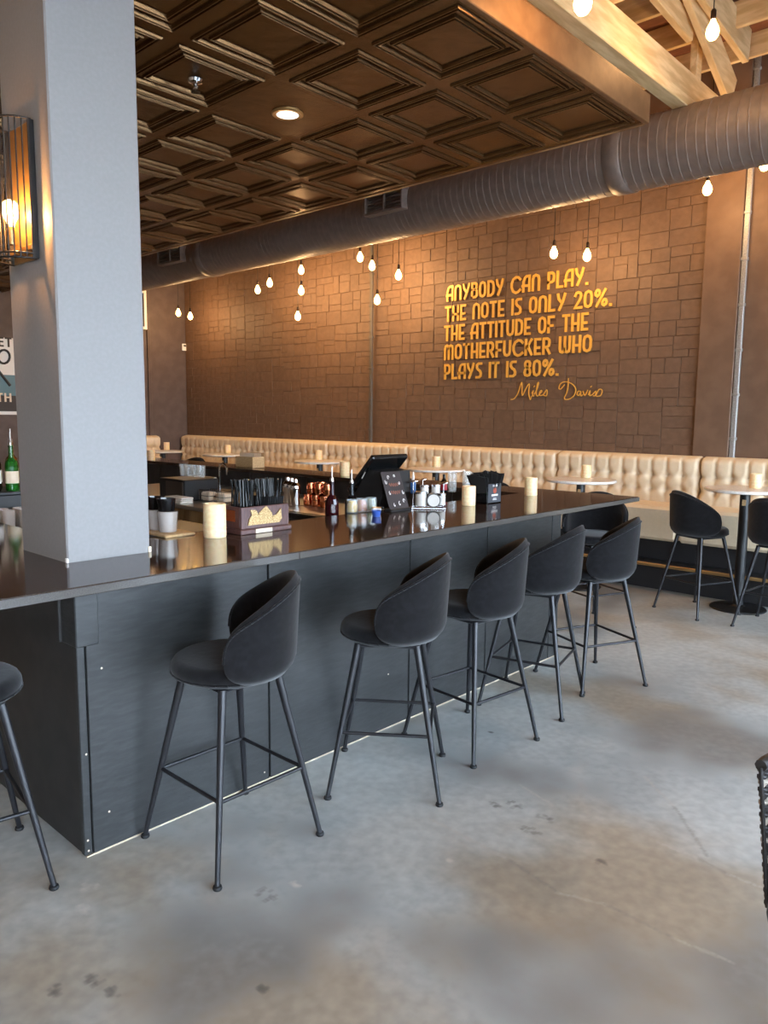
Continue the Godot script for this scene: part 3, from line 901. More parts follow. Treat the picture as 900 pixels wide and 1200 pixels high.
# ---------------------------------------------------------------- the bar
const TOP := 1.067
const EDGE_X := -2.365
const FACE_X := -2.575
const END_Z := -1.187
func build_bar():
	var th := 0.032
	var w := thing("bar_counter", "glossy dark brown stone counter of the island bar", "counter", Vector3(-3.0, TOP - th, -3.0))
	var o := w.position
	# front leg, far leg and near leg in one continuous slab with chamfered edges
	var outline := PackedVector2Array([Vector2(EDGE_X, 0.80), Vector2(EDGE_X, 5.29), Vector2(-9.3, 5.29), Vector2(-9.3, 4.86), Vector2(-3.11, 4.86), Vector2(-3.11, 1.62), Vector2(-3.187, 1.62), Vector2(-3.187, 1.50), Vector2(-4.3, 1.50), Vector2(-4.3, 0.80)])
	var st := begin()
	var c := 0.004
	var inner := Geometry2D.offset_polygon(outline, -c)[0]
	var lo := Transform3D(Basis(Vector3.RIGHT, Vector3(0, 0, -1), Vector3.UP), Vector3(0, TOP - th, 0))
	prism(st, outline, th - c, lo)
	prism(st, inner, c, Transform3D(lo.basis, Vector3(0, TOP - c, 0)))
	part("slab", done(st), M.stone, w, -o)
	part("edge_sheen", span(Vector3(EDGE_X, TOP - th + 0.001, -5.29), Vector3(EDGE_X + 0.003, TOP - 0.003, -2.044), 0.001), M.edge, w, -o)  # added strips; their lighter tone stands for the window reflection on the stone
	part("edge_sheen", span(Vector3(EDGE_X, TOP - th + 0.001, -2.041), Vector3(EDGE_X + 0.003, TOP - 0.003, -0.80), 0.001), M.edge, w, -o)
	# front die wall as separate painted panels
	var b := thing("bar_cabinet", "dark charcoal plywood base of the bar under its front counter", "bar cabinet", Vector3(FACE_X, 0, -2.9))
	o = b.position
	part("core", span(Vector3(FACE_X - 0.20, 0, -4.545), Vector3(FACE_X - 0.018, TOP - th - 0.001, END_Z - 0.02), 0.0), M.bar_dark, b, -o)
	var js := [END_Z, -2.045, -2.995, -3.70, -4.44, -4.553]
	for k in js.size() - 1:
		var g := 0.005
		part("panel", span(Vector3(FACE_X - 0.018, 0.004, js[k + 1] + (g if k < 4 else 0.0)), Vector3(FACE_X, TOP - th - 0.001, js[k] - (0.03 if k == 0 else g)), 0.002), M.bar_paint, b, -o)
	part("corner_trim", span(Vector3(FACE_X - 0.03, 0.004, END_Z - 0.026), Vector3(FACE_X - 0.004, 0.80, END_Z + 0.004), 0.003), M.bar_paint, b, -o)
	part("corner_bracket", span(Vector3(FACE_X - 0.10, 0.80, END_Z - 0.075), Vector3(FACE_X + 0.014, TOP - th - 0.001, END_Z + 0.012), 0.004), M.bar_paint, b, -o)
	# nail heads and chips on the first panel
	for p in [[119, 783], [101, 884], [128, 951], [104, 997], [103, 985], [455, 790], [310, 905], [432, 715]]:
		var q := at_x(p[0], p[1], FACE_X)
		part("nail_head", lathe_mesh([[0.0, 0.0015], [0.004, 0.001], [0.004, 0.0]], 8), M.cream, b, q - o, Vector3(0, 0, -PI / 2))
	# pale sealant where the panels meet the floor
	part("floor_sealant", span(Vector3(FACE_X - 0.004, 0, -4.553), Vector3(FACE_X + 0.004, 0.004, END_Z), 0.002), M.cream, b, -o)
	part("end_panel", span(Vector3(-4.2, 0.004, END_Z - 0.02), Vector3(FACE_X - 0.031, TOP - th - 0.001, END_Z), 0.002), M.bar_dark, b, -o)
	part("end_post", span(Vector3(FACE_X - 0.135, 0.80, END_Z), Vector3(FACE_X - 0.102, TOP - th - 0.001, END_Z + 0.02), 0.002), M.bar_dark, b, -o)
	# far leg: dark die wall under the counter, as the bartender sees it
	var f := thing("bar_cabinet", "dark panelled base under the far leg of the bar", "bar cabinet", Vector3(-6.0, 0, -4.98))
	o = f.position
	part("core", span(Vector3(-9.2, 0, -5.02), Vector3(-2.9, TOP - th - 0.001, -4.95), 0.0), M.bar_dark, f, -o)
	for k in 7:
		part("panel", span(Vector3(-9.2 + 0.9 * k + 0.004, 0.004, -4.95), Vector3(-9.2 + 0.9 * (k + 1) - 0.004, TOP - th - 0.002, -4.935), 0.002), M.bar_dark, f, -o)
	part("return_wall", span(Vector3(-2.98, 0, -4.935), Vector3(-2.9, TOP - th - 0.001, -4.56), 0.002), M.bar_dark, f, -o)

# ---------------------------------------------------------------- tufted bench
func build_bench():
	var zf := -7.076
	var wz := BACK_Z + 0.03
	var k0 := thing("bench_plinth", "black raised plinth with a brass foot ledge under the cream bench", "plinth", Vector3(-5.0, 0, zf))
	part("kick_board", span(Vector3(LEFT_X + 5.03, 0, -0.64), Vector3(RIGHT_X + 4.9, 0.235, -0.0), 0.003), M.kick, k0)
	part("foot_ledge", span(Vector3(LEFT_X + 5.03, 0.235, -0.60), Vector3(RIGHT_X + 4.9, 0.262, 0.10), 0.004), M.kick, k0)
	part("ledge_nosing", span(Vector3(LEFT_X + 5.03, 0.236, 0.10), Vector3(RIGHT_X + 4.9, 0.268, 0.112), 0.004), M.brass, k0)
	part("riser", span(Vector3(LEFT_X + 5.03, 0.262, -0.60), Vector3(RIGHT_X + 4.9, 0.47, -0.16), 0.003), M.kick, k0)
	var seams := [-11.95, -9.9, -8.1, -6.56, -4.36, -2.78, -1.1, 0.6]
	var words := ["cream tufted bench section in the corner by the dark taupe wall", "cream tufted bench section behind the tan menu box", "cream tufted bench section under the wall conduit, behind the copper mugs", "cream tufted bench section below the quote, behind the miniature drum kit", "cream tufted bench section beside the end corner of the counter", "cream tufted bench section behind the table with the visible pedestal", "cream tufted bench section beyond the pedestal table, past the pilaster"]
	var runs := []
	for k in seams.size() - 1:
		runs.append([Vector3(seams[k] + 0.006, 0.47, zf), 0.0, seams[k + 1] - seams[k] - 0.012, words[k]])
	runs.append([Vector3(LEFT_X + 0.66, 0.47, -5.3), PI / 2, 1.76, "cream tufted bench section running along the dark taupe wall"])
	part("kick_board", span(Vector3(LEFT_X + 5.03, 0, 0.115), Vector3(LEFT_X + 5.55, 0.47, 1.77), 0.003), M.kick, k0)
	for run in runs:
		var w: float = run[2]
		var t := thing("tufted_bench", run[3], "bench", run[0], run[1], "tufted bench sections")
		# seat cushion with rounded front
		var st := begin()
		bx(st, Vector3(w * 0.5, 0.165, -0.27), Vector3(w, 0.33, 0.52), 0.03)
		part("seat", done(st), M.leather, t)
		# back: deep buttoned rows with pleats running up from the top row
		var y0 := 0.33
		var hgt := 1.27 - 0.47 - y0
		var cols: int = max(2, int(round(w / 0.15)))
		var pitch := w / cols
		var rows := []
		var nx := cols * 8
		var ny := 26
		var by := [0.13, 0.27]
		for i in ny + 1:
			var row := []
			var v := float(i) / ny
			var y := y0 + hgt * v
			for j in nx + 1:
				var u := float(j) / nx
				var x := w * u
				var f := fposmod(x / pitch, 1.0)
				var bulge := 0.05
				# pleat lines above the top button row, softer below
				var dx: float = min(f, 1.0 - f) * pitch
				var yy := hgt * v
				var pleat: float = exp(-pow(dx / 0.012, 2.0))
				if yy > by[1]: bulge -= 0.022 * pleat
				else: bulge -= 0.010 * pleat
				for r in 2:
					var f2 := fposmod(x / pitch, 1.0)
					var d2: float = min(f2, 1.0 - f2) * pitch
					var q := sqrt(d2 * d2 + pow(yy - by[r], 2.0))
					bulge -= 0.045 * exp(-pow(q / 0.034, 2.0))
				# row fold between buttons
				for r in 2: bulge -= 0.008 * exp(-pow((yy - by[r]) / 0.012, 2.0))
				# rolled top
				if v > 0.86:
					var s := (v - 0.86) / 0.14
					bulge -= (1.0 - sqrt(max(0.0, 1.0 - s * s))) * 0.12
				var edge: float = min(x, w - x)
				if edge < 0.03: bulge -= 0.03 * pow(1.0 - edge / 0.03, 2.0)
				row.append(Vector3(x, y, -0.50 + bulge))
			rows.append(row)
		var bs := begin()
		skin(bs, rows, 1)
		# top and sides close the cushion to the wall
		var top_row: Array = rows[ny]
		var back_top := []
		for p in top_row: back_top.append(Vector3(p.x, p.y, -0.62))
		skin(bs, [top_row, back_top], 2)
		var sl := []
		var sr := []
		var sl2 := []
		var sr2 := []
		for i in ny + 1:
			sl.append(rows[i][0])
			sl2.append(Vector3(0, rows[i][0].y, -0.62))
			sr.append(rows[i][nx])
			sr2.append(Vector3(w, rows[i][0].y, -0.62))
		skin(bs, [sl, sl2], 3)
		skin(bs, [sr2, sr], 4)
		part("backrest", done(bs), M.leather, t)
		var bt := begin()
		for r in 2:
			for j in range(1, cols):
				lathe_z(bt, Vector3(j * pitch, y0 + by[r], -0.497), 0.011, 0.006)
		var bo := part("buttons", done(bt), M.leather, t)
		tag(bo, "", "", "", "stuff")
func lathe_z(st: SurfaceTool, c: Vector3, r: float, d: float):
	var n := 8
	st.set_smooth_group(1)
	for i in n:
		var t0 := TAU * i / n
		var t1 := TAU * (i + 1) / n
		tri(st, c + Vector3(0, 0, d), c + Vector3(cos(t1) * r, sin(t1) * r, 0), c + Vector3(cos(t0) * r, sin(t0) * r, 0))

# ---------------------------------------------------------------- bar stools
var stool0: Node3D
func make_stool() -> Node3D:
	var t := thing("bar_stool", "", "bar stool")
	var zero := Vector3.ZERO
	# round padded seat
	var prof := []
	for k in 9:
		var a := -PI / 2 + PI * k / 8
		prof.append([0.186 + 0.034 * cos(a), 0.70 + 0.036 * sin(a)])
	prof.push_front([0.0, 0.664])
	prof.append([0.12, 0.741])
	prof.append([0.0, 0.745])
	part("seat", lathe_mesh(prof, 36, true), M.velvet, t)
	var pp := []
	for k in 33:
		var a := TAU * k / 32
		pp.append(Vector3(cos(a) * 0.217, 0.684, sin(a) * 0.217))
	var ps := begin()
	rope(ps, pp, 0.005, 6)
	part("seat_piping", done(ps), M.velvet, t)
	# wrap-around shell; front of the stool is local +z, the back centre is at -z
	var n := 40
	var span_a := deg_to_rad(93.0)
	var outer := []
	var inner := []
	var rim := []
	var rows := 12
	for i in n + 1:
		var u := sin(PI * 0.5 * (2.0 * i / n - 1.0))
		var a := span_a * u
		var c := cos(a)
		# rounded ends of the wings
		var e: float = sqrt(max(0.0, 1.0 - pow(abs(u), 22.0)))
		var ytop := 0.878 + 0.148 * c + 0.016 * c * c
		var ybot := 0.672
		var mid := lerpf(ytop, ybot, 0.52)
		var yt := lerpf(mid, ytop, e)
		var yb := lerpf(mid, ybot, sqrt(maxf(0.0, 1.0 - pow(absf(u), 8.0))))
		var oc := []
		var ic := []
		for j in rows + 1:
			var v := float(j) / rows
			var y := lerpf(yb, yt, v)
			var lean := 0.018 * (y - 0.70) / 0.33 * maxf(c, 0.0)
			# bottom curls under the seat
			var curl := 0.0
			if y < 0.74: curl = 0.035 * pow((0.74 - y) / 0.07, 2.0)
			var ro := 0.248 + lean - curl
			var ri := ro - 0.040 * (0.35 + 0.65 * e)
			if v > 0.88:
				var s := (v - 0.88) / 0.12
				ro -= 0.016 * s * s
				ri += 0.016 * s * s
			oc.append(Vector3(sin(a) * ro, y, -cos(a) * ro))
			ic.append(Vector3(sin(a) * ri, y, -cos(a) * ri))
		outer.append(oc)
		inner.append(ic)
	var st := begin()
	skin(st, outer, 1, true)
	skin(st, inner, 1)
	var to := []
	var ti := []
	var bo := []
	var bi := []
	for i in n + 1:
		to.append(outer[i][rows])
		ti.append(inner[i][rows])
		bo.append(outer[i][0])
		bi.append(inner[i][0])
		rim.append((outer[i][rows] + inner[i][rows]) * 0.5 + Vector3(0, 0.002, 0))
	skin(st, [to, ti], 1)
	skin(st, [bi, bo], 1)
	skin(st, [outer[0], inner[0]], 1, true)
	skin(st, [outer[n], inner[n]], 1)
	part("backrest", done(st), M.velvet, t)
	var rs := begin()
	var off := []
	for i in n + 1: off.append(outer[i][rows - 1] + Vector3(0, 0.004, 0))
	rope(rs, off, 0.005, 6)
	part("backrest_piping", done(rs), M.velvet, t)
	# swivel plate under the seat
	var sw := begin()
	bx(sw, Vector3(0, 0.650, 0), Vector3(0.28, 0.012, 0.28), 0.004)
	bx(sw, Vector3(0, 0.657, 0), Vector3(0.18, 0.016, 0.18), 0.003)
	part("swivel_plate", done(sw), M.leg, t)
	var top := 0.126
	var foot := 0.2385
	for sx in [-1, 1]:
		for sz in [-1, 1]:
			var p0 := Vector3(sx * foot, 0.012, sz * foot)
			var p1 := Vector3(sx * top, 0.655, sz * top)
			var lg := part("leg", tube_mesh(p0, p1, 0.0095, 0.0155, 12), M.leg, t)
			part("foot_cap", lathe_mesh([[0.0, 0.0], [0.015, 0.0], [0.017, 0.005], [0.015, 0.013], [0.0, 0.014]], 14), M.rubber, lg, Vector3(sx * foot, 0, sz * foot))
	var ys := 0.28
	var s := lerpf(foot, top, ys / 0.66)
	for k in 4:
		var a := [Vector3(-s, ys, -s), Vector3(s, ys, -s), Vector3(s, ys, s), Vector3(-s, ys, s)]
		part("stretcher", tube_mesh(a[k], a[(k + 1) % 4], 0.0075, -1, 10), M.leg, t)
	return t
func stool(at: Vector3, legs_deg: float, face_deg: float, label: String, group := "", y := 0.0):
	# legs_deg turns the frame, face_deg is the way the sitter would face (0 is +z, 90 is +x)
	var t: Node3D
	if stool0 == null:
		stool0 = make_stool()
		t = stool0
	else:
		t = stool0.duplicate()
		t.name = numbered("bar_stool")
		add_child(t)
	t.position = at
	t.rotation.y = deg_to_rad(legs_deg)
	t.set_meta("label", label)
	if t.has_meta("group"): t.remove_meta("group")
	if group: t.set_meta("group", group)
	for n in ["seat", "seat_piping", "backrest", "backrest_piping"]:
		t.get_node(n).rotation.y = deg_to_rad(face_deg - legs_deg)
func build_stools():
	stool(Vector3(-2.306, 0, -1.647), 0.0, -38.0, "black velvet bar stool pulled up at the first front panel, nearest the grey column")
	stool(Vector3(-2.205, 0, -2.433), 37.0, -60.0, "second black velvet stool along the bar front, counted from the grey column")
	stool(Vector3(-2.188, 0, -3.033), -6.0, -58.0, "third black velvet stool along the bar front, counted from the grey column")
	stool(Vector3(-2.251, 0, -3.721), 15.0, -76.0, "fourth black velvet stool along the bar front, counted from the grey column")
	stool(Vector3(-2.181, 0, -4.280), -24.0, -70.0, "fifth black velvet stool, last along the bar front")
	# at the near end of the bar
	stool(Vector3(-2.749, 0, -0.824), -8.7, 185.0, "black velvet bar stool at the dark end panel of the bar")
	# far side of the bar
	stool(Vector3(-2.80, 0, -5.47), -22.0, 20.0, "black velvet stool under the far corner of the counter, beyond the last front stool")
	stool(Vector3(-3.95, 0, -5.62), 0.0, 10.0, "black velvet stool behind the far leg of the bar, beside the black napkin holder")
	stool(Vector3(-5.35, 0, -5.72), 10.0, -10.0, "black velvet stool behind the far leg of the bar, beyond the miniature drum kit")
	stool(Vector3(-7.75, 0, -5.75), 0.0, 15.0, "black velvet stool behind the far leg of the bar, beside the tan menu box")
	stool(Vector3(-9.05, 0, -5.80), 10.0, 20.0, "black velvet stool behind the far leg of the bar, close to its far candle")
	# at the bench tables
	stool(Vector3(-2.346, 0, -6.489), -22.6, 145.0, "black velvet stool facing the bench at the round table with the visible pedestal")
	stool(Vector3(-1.692, 0, -6.42), -5.0, 165.0, "black velvet stool in front of the brass foot ledge, beside the pedestal table")

# ---------------------------------------------------------------- round tables along the bench
func build_tables():
	var spots := [[-2.117, -6.841, 0.33], [-3.557, -6.64, 0.33], [-5.423, -6.73, 0.33], [-7.343, -6.70, 0.33], [-9.505, -6.75, 0.33], [-10.98, -6.6, 0.33]]
	var words := ["round white high table with its black pedestal in clear view", "round white high table beyond the end of the counter", "round white high table behind the miniature drum kit", "round white high table behind the copper mugs", "round white high table behind the tan menu box", "round white high table at the far end of the bench"]
	var candle_at := [[885, 572], [694.5, 559], [516, 547], [365, 538], [268.5, 531], [187, 526.5]]
	var proto: Node3D = null
	for i in spots.size():
		var t: Node3D
		if proto == null:
			t = thing("round_table", words[i], "table")
			part("table_top", lathe_mesh([[0.0, 1.022], [0.315, 1.022], [0.328, 1.027], [0.33, 1.036], [0.328, 1.046], [0.32, 1.05], [0.0, 1.05]], 48), M.white_top, t)
			part("top_plate", lathe_mesh([[0.0, 1.005], [0.12, 1.008], [0.12, 1.022], [0.0, 1.022]], 24), M.black, t)
			part("pedestal", lathe_mesh([[0.042, 0.02], [0.042, 1.006]], 24), M.black, t)
			part("label_sticker", box_mesh(Vector3(0.03, 0.05, 0.004), 0.0, Vector3(0.006, 0.93, 0.043)), M.tan, t)
			part("base", lathe_mesh([[0.0, 0.0], [0.225, 0.0], [0.23, 0.006], [0.225, 0.014], [0.06, 0.028], [0.042, 0.04], [0.0, 0.04]], 40), M.black, t)
			proto = t
		else:
			t = proto.duplicate()
			t.name = numbered("round_table")
			add_child(t)
			t.set_meta("label", words[i])
		t.position = Vector3(spots[i][0], 0, spots[i][1])
		var c := at_y(candle_at[i][0], candle_at[i][1], 1.05)
		c.x = clampf(c.x, spots[i][0] - 0.22, spots[i][0] + 0.22)
		c.z = clampf(c.z, spots[i][1] - 0.2, spots[i][1] + 0.2)
		candle(c, 0.047, 0.125, "cream pillar candle on the " + words[i].replace("its black pedestal in clear view", "the visible pedestal"))

var candle0: Node3D
func candle(at: Vector3, r: float, h: float, label: String):
	var t := thing("pillar_candle", label, "candle", at)
	part("wax_body", lathe_mesh([[0.0, 0.0], [r * 0.96, 0.0], [r, h * 0.04], [r, h * 0.95], [r * 0.96, h], [r * 0.82, h], [r * 0.72, h * 0.90], [r * 0.4, h * 0.86], [0.0, h * 0.85]], 28), M.wax, t)
	part("wick", tube_mesh(Vector3(0, h * 0.84, 0), Vector3(0.003, h * 0.97, 0), 0.002, 0.0015, 6), M.black, t)

# ---------------------------------------------------------------- hanging bulbs
func build_pendants():
	var zb := -7.1
	var list := [[209, 367, zb, "bare hanging bulb close to the dark taupe wall, higher of its pair"], [223, 371, zb, "bare hanging bulb close to the dark taupe wall, lower of its pair"],
		[302, 340, zb, "bare hanging bulb, lower of the pair beside the trio"], [316, 332, zb + 0.15, "bare hanging bulb, higher of the pair beside the trio"],
		[353, 317, zb, "bare hanging bulb, topmost of the trio"], [353, 341, zb + 0.2, "bare hanging bulb, middle one of the trio"], [349, 371, zb + 0.12, "bare hanging bulb, lowest of the trio"],
		[422, 302, zb + 0.1, "bare hanging bulb just under the duct beside the wall conduit"], [436, 312, zb, "bare hanging bulb right in front of the wall conduit"], [442, 352, zb, "lowest bare hanging bulb by the wall conduit between the relief panels"],
		[467, 323, zb, "bare hanging bulb between the wall conduit and the quote"], [649, 297, zb, "bare hanging bulb on a long cord above the word CAN of the quote"], [688, 300, zb, "bare hanging bulb on a long cord above the word PLAY of the quote"],
		[829, 222, zb, "bare hanging bulb under the duct in front of the flat pilaster"], [896, 193, zb, "bare hanging bulb just under the duct beyond the pilaster conduit"],
		[835, 37, -5.15, "bare hanging bulb in front of the crossed truss diagonals"], [683, 3, -3.2, "bare hanging bulb above the fascia of the bronze ceiling"]]
	var added_bulbs := [[Vector3(-2.6, 3.3, 1.3), "added unseen hanging bulb over the open floor, opposite the sconce side of the column"], [Vector3(-1.4, 3.1, 1.9), "lower added unseen hanging bulb over the open floor before the pale rear wall"], [Vector3(-3.4, 3.2, 2.2), "added unseen hanging bulb near the pale rear wall, beyond the column"], [Vector3(-0.4, 3.35, 1.2), "higher added unseen hanging bulb over the open floor before the pale rear wall"]]  # unseen bulbs, added to warm the shaded face of the column
	for e in added_bulbs: list.append([0, 0, e[0], e[1]])
	var body := lathe_mesh([[0.012, 0.075], [0.019, 0.055], [0.036, 0.022], [0.041, -0.004], [0.037, -0.026], [0.023, -0.046], [0.0, -0.055]], 18, true)
	var holder := lathe_mesh([[0.0, 0.135], [0.010, 0.133], [0.017, 0.122], [0.017, 0.078], [0.013, 0.070], [0.0, 0.070]], 14)
	for i in list.size():
		var e = list[i]
		var p: Vector3 = e[2] if e[2] is Vector3 else at_z(e[0], e[1], e[2])
		var t := thing("pendant_bulb", e[3], "pendant lamp", p)
		part("bulb", body, M.bulb, t)
		part("lamp_holder", holder, M.socket, t)
		part("cord", tube_mesh(Vector3(0, 0.133, 0), Vector3(0, ROOF_Y - p.y - 0.03, 0), 0.0035, -1, 6), M.black, t)
		part("ceiling_cup", lathe_mesh([[0.0, -0.035], [0.03, -0.03], [0.045, 0.0], [0.0, 0.0]], 14), M.socket, t, Vector3(0, ROOF_Y - p.y, 0))
		var l := OmniLight3D.new()
		l.name = "bulb_light"
		l.light_color = Color(1.0, 0.80, 0.56)
		l.light_energy = 0.52
		l.omni_range = 30.0
		l.omni_attenuation = 2.0
		l.light_size = 0.03
		l.shadow_enabled = true
		t.add_child(l)

# ---------------------------------------------------------------- things on the counter
func drinking_glass(at: Vector3, r: float, h: float, m: Material, label: String, group := "", called := "drinking_glass", category := "glass"):
	var o := solo(called, lathe_mesh([[0.0, 0.0], [r * 0.82, 0.0], [r * 0.86, 0.004], [r, h], [r - 0.003, h], [r * 0.82, 0.012], [0.0, 0.012]], 20), m, label, category, at, group)
	return o
func bottle(at: Vector3, r: float, h: float, m: Material, label: String, group := "", spout := true, band: Material = null) -> Node3D:
	var t := thing("liquor_bottle", label, "bottle", at, 0.0, group)
	part("glass_body", lathe_mesh([[0.0, 0.0], [r * 0.92, 0.0], [r, h * 0.03], [r, h * 0.52], [r * 0.85, h * 0.62], [r * 0.38, h * 0.70], [r * 0.34, h * 0.92], [r * 0.40, h * 0.93], [r * 0.40, h * 0.96], [0.0, h * 0.96]], 20), m, t)
	if band: part("label_band", lathe_mesh([[r + 0.0008, h * 0.16], [r + 0.0008, h * 0.42]], 20), band, t)
	if spout: part("pour_spout", lathe_mesh([[r * 0.3, h * 0.96], [r * 0.28, h * 1.02], [0.005, h * 1.05], [0.0035, h * 1.24], [0.0, h * 1.24]], 10), M.steel, t)
	else: part("stopper", lathe_mesh([[r * 0.42, h * 0.93], [r * 0.42, h], [0.0, h]], 12), M.black, t)
	return t
func build_counter_things():
	# candles on the counter
	candle(at_y(252, 629, TOP), 0.052, 0.155, "cream pillar candle beside the wooden straw box on the counter")
	candle(at_y(549, 592, TOP), 0.044, 0.125, "cream pillar candle beside the black napkin holder")
	candle(at_y(622, 580.5, TOP), 0.046, 0.132, "cream pillar candle close to the end corner of the counter")
	candle(at_y(404, 557.5, TOP), 0.047, 0.135, "cream pillar candle on the far leg, behind the corked bottles")
	candle(at_y(177.5, 539, TOP), 0.045, 0.12, "cream pillar candle on the far leg of the bar, beside the grey column")
	build_caddy()
	build_terminal()
	build_drum_kit()
	build_napkin_holder()
	# frosted tumblers on a bar mat, on a steel drip shelf fixed to the inner edge of the counter
	var m0 := at_y(193, 627, TOP)
	var dt := thing("drip_shelf", "steel drip shelf at the inner edge of the counter behind the column", "shelf", Vector3(-3.115, TOP - 0.02, -2.0))
	part("tray", span(Vector3(-0.42, 0, -0.22), Vector3(0.0, 0.02, 0.30), 0.003), M.black, dt)
	part("bracket", span(Vector3(-0.30, -0.12, -0.02), Vector3(-0.0, 0.0, 0.0), 0.002), M.steel, dt)
	var mat_o := solo("bar_mat", box_mesh(Vector3(0.30, 0.012, 0.16), 0.004, Vector3(0, 0.006, 0)), M.tan, "tan ribbed bar mat behind the column", "bar mat", m0 + Vector3(-0.06, 0, -0.03))
	for k in 2:
		drinking_glass(m0 + Vector3(-0.02 + (-0.10 if k == 1 else 0.0), 0.012, -0.03), 0.048, 0.095, M.glass_frost, "frosted tumbler standing on the tan bar mat", "tumblers on the bar mat", "tumbler", "glass")
	for k in 2:
		drinking_glass(m0 + Vector3(-0.03 + (-0.10 if k == 1 else 0.0), 0.108, -0.03), 0.044, 0.06, M.glass_dark, "dark smoked bowl stacked on a frosted tumbler", "smoked bowls on the tumblers", "smoked_bowl", "bowl")
	# tall clear glasses beside the candle
	var g0 := at_y(536, 577, TOP)
	for k in 3:
		drinking_glass(g0 + Vector3(0.085 * (k % 2) - 0.05, 0, -0.09 * k), 0.036, 0.15, M.glass, "tall clear highball glass between drum kit and candle", "highball glasses behind the candle", "highball_glass", "glass")
	# sauce bottles near the drum kit
	var s0 := at_y(484, 578, TOP)
	var sb := thing("sauce_bottle", "small sauce bottle with a blue label and pointed spout", "bottle", s0)
	part("body", lathe_mesh([[0.0, 0.0], [0.02, 0.0], [0.022, 0.01], [0.022, 0.08], [0.012, 0.10], [0.0, 0.10]], 16), mat(rgb(40, 84, 140), 0.3), sb)
	part("spout", lathe_mesh([[0.011, 0.10], [0.010, 0.125], [0.003, 0.16], [0.0, 0.16]], 12), M.white, sb)
	var s1 := at_y(477, 580, TOP)
	var sq := thing("squeeze_bottle", "white squeeze bottle with a pointed tip behind the menu stand", "bottle", s1 + Vector3(-0.02, 0, 0.01))
	part("body", lathe_mesh([[0.0, 0.0], [0.03, 0.0], [0.032, 0.01], [0.032, 0.06], [0.022, 0.085], [0.0, 0.09]], 16), M.white, sq)
	part("tip", lathe_mesh([[0.012, 0.085], [0.004, 0.13], [0.0, 0.13]], 12), M.white, sq)
	var s2 := at_y(520, 579, TOP)
	var rb := thing("cruet_bottle", "slim bottle with a red label behind the miniature drum kit", "bottle", s2)
	part("body", lathe_mesh([[0.0, 0.0], [0.022, 0.0], [0.024, 0.01], [0.024, 0.09], [0.01, 0.115], [0.01, 0.145], [0.0, 0.146]], 16), M.glass_dark, rb)
	part("label_band", lathe_mesh([[0.0246, 0.03], [0.0246, 0.075]], 16), mat(rgb(176, 36, 48), 0.4), rb)
	# juice bottles at the inner edge, with pour spouts
	var b0 := at_y(391, 604, TOP)
	bottle(Vector3(-3.19, 0.965, b0.z - 0.06), 0.040, 0.30, M.liquid_red, "dark red syrup bottle with a pour spout by the terminal")
	bottle(Vector3(-3.19, 0.965, b0.z - 0.22), 0.040, 0.28, M.glass_dark, "black syrup bottle with a pour spout by the terminal")
	# a well shelf under the inner edge that carries them
	var sh := solo("speed_rack", span(Vector3(-0.11, 0, -0.55), Vector3(0.03, 0.02, 0.45), 0.004), M.steel, "steel speed rack along the inner edge of the counter", "rack", Vector3(-3.15, 0.944, b0.z - 0.2))
	part("bracket", span(Vector3(0.0, 0.02, -0.5), Vector3(0.02, 0.088, -0.47), 0.002), M.steel, sh)
	part("bracket", span(Vector3(0.0, 0.02, 0.38), Vector3(0.02, 0.088, 0.41), 0.002), M.steel, sh)
	# garnish jars
	var q0 := at_y(417, 600, TOP)
	var jar_cols := [rgb(204, 164, 40), rgb(176, 96, 36), rgb(92, 98, 40)]
	for k in 3:
		var gp := q0 + Vector3(0.02, 0, 0.05 - 0.08 * k)
		var jt := thing("garnish_jar", ["clear jar of lemon slices under the terminal", "clear jar of orange slices under the terminal", "clear jar of olives under the terminal"][k], "jar", gp)
		part("glass_wall", lathe_mesh([[0.0, 0.0], [0.031, 0.0], [0.034, 0.01], [0.034, 0.08], [0.031, 0.08], [0.031, 0.006], [0.0, 0.006]], 18), M.glass, jt)
		part("fruit", lathe_mesh([[0.0, 0.008], [0.029, 0.008], [0.030, 0.045], [0.02, 0.07], [0.01, 0.062], [0.0, 0.074]], 9), mat(jar_cols[k], 0.5), jt)
	var q1 := at_y(440, 604, TOP)
	var tub_cols := [rgb(52, 84, 160), rgb(214, 214, 220), rgb(200, 150, 90)]
	for k in 3:
		var tb := solo("garnish_cup", lathe_mesh([[0.0, 0.0], [0.022, 0.0], [0.028, 0.035], [0.025, 0.035], [0.02, 0.006], [0.0, 0.006]], 16), mat(tub_cols[k], 0.3), ["small blue garnish cup before the terminal", "small white garnish cup before the terminal", "small tan garnish cup before the terminal"][k], "cup", q1 + Vector3(0.035 - 0.05 * k, 0, 0.03 - 0.055 * k))
	# on the far leg: tan menu box with cards
	var mb := at_y(286, 548, TOP)
	var bo := thing("menu_box", "tan leather menu box on the far leg of the bar", "box", mb + Vector3(0, 0, -0.08), 0.0)
	var st := begin()
	bx(st, Vector3(0, 0.004, 0), Vector3(0.30, 0.008, 0.16), 0.002)
	bx(st, Vector3(0, 0.06, 0.076), Vector3(0.30, 0.12, 0.008), 0.002)
	bx(st, Vector3(0, 0.08, -0.076), Vector3(0.30, 0.16, 0.008), 0.002)
	bx(st, Vector3(-0.146, 0.06, 0), Vector3(0.008, 0.12, 0.145), 0.002)
	bx(st, Vector3(0.146, 0.06, 0), Vector3(0.008, 0.12, 0.145), 0.002)
	part("box_shell", done(st), M.tan, bo)
	for k in 5:
		part("menu_card", box_mesh(Vector3(0.26, 0.14, 0.003), 0.0, Vector3(0, 0.085, -0.05 + 0.022 * k)), M.cream, bo, Vector3.ZERO, Vector3(0.0, 0, 0))

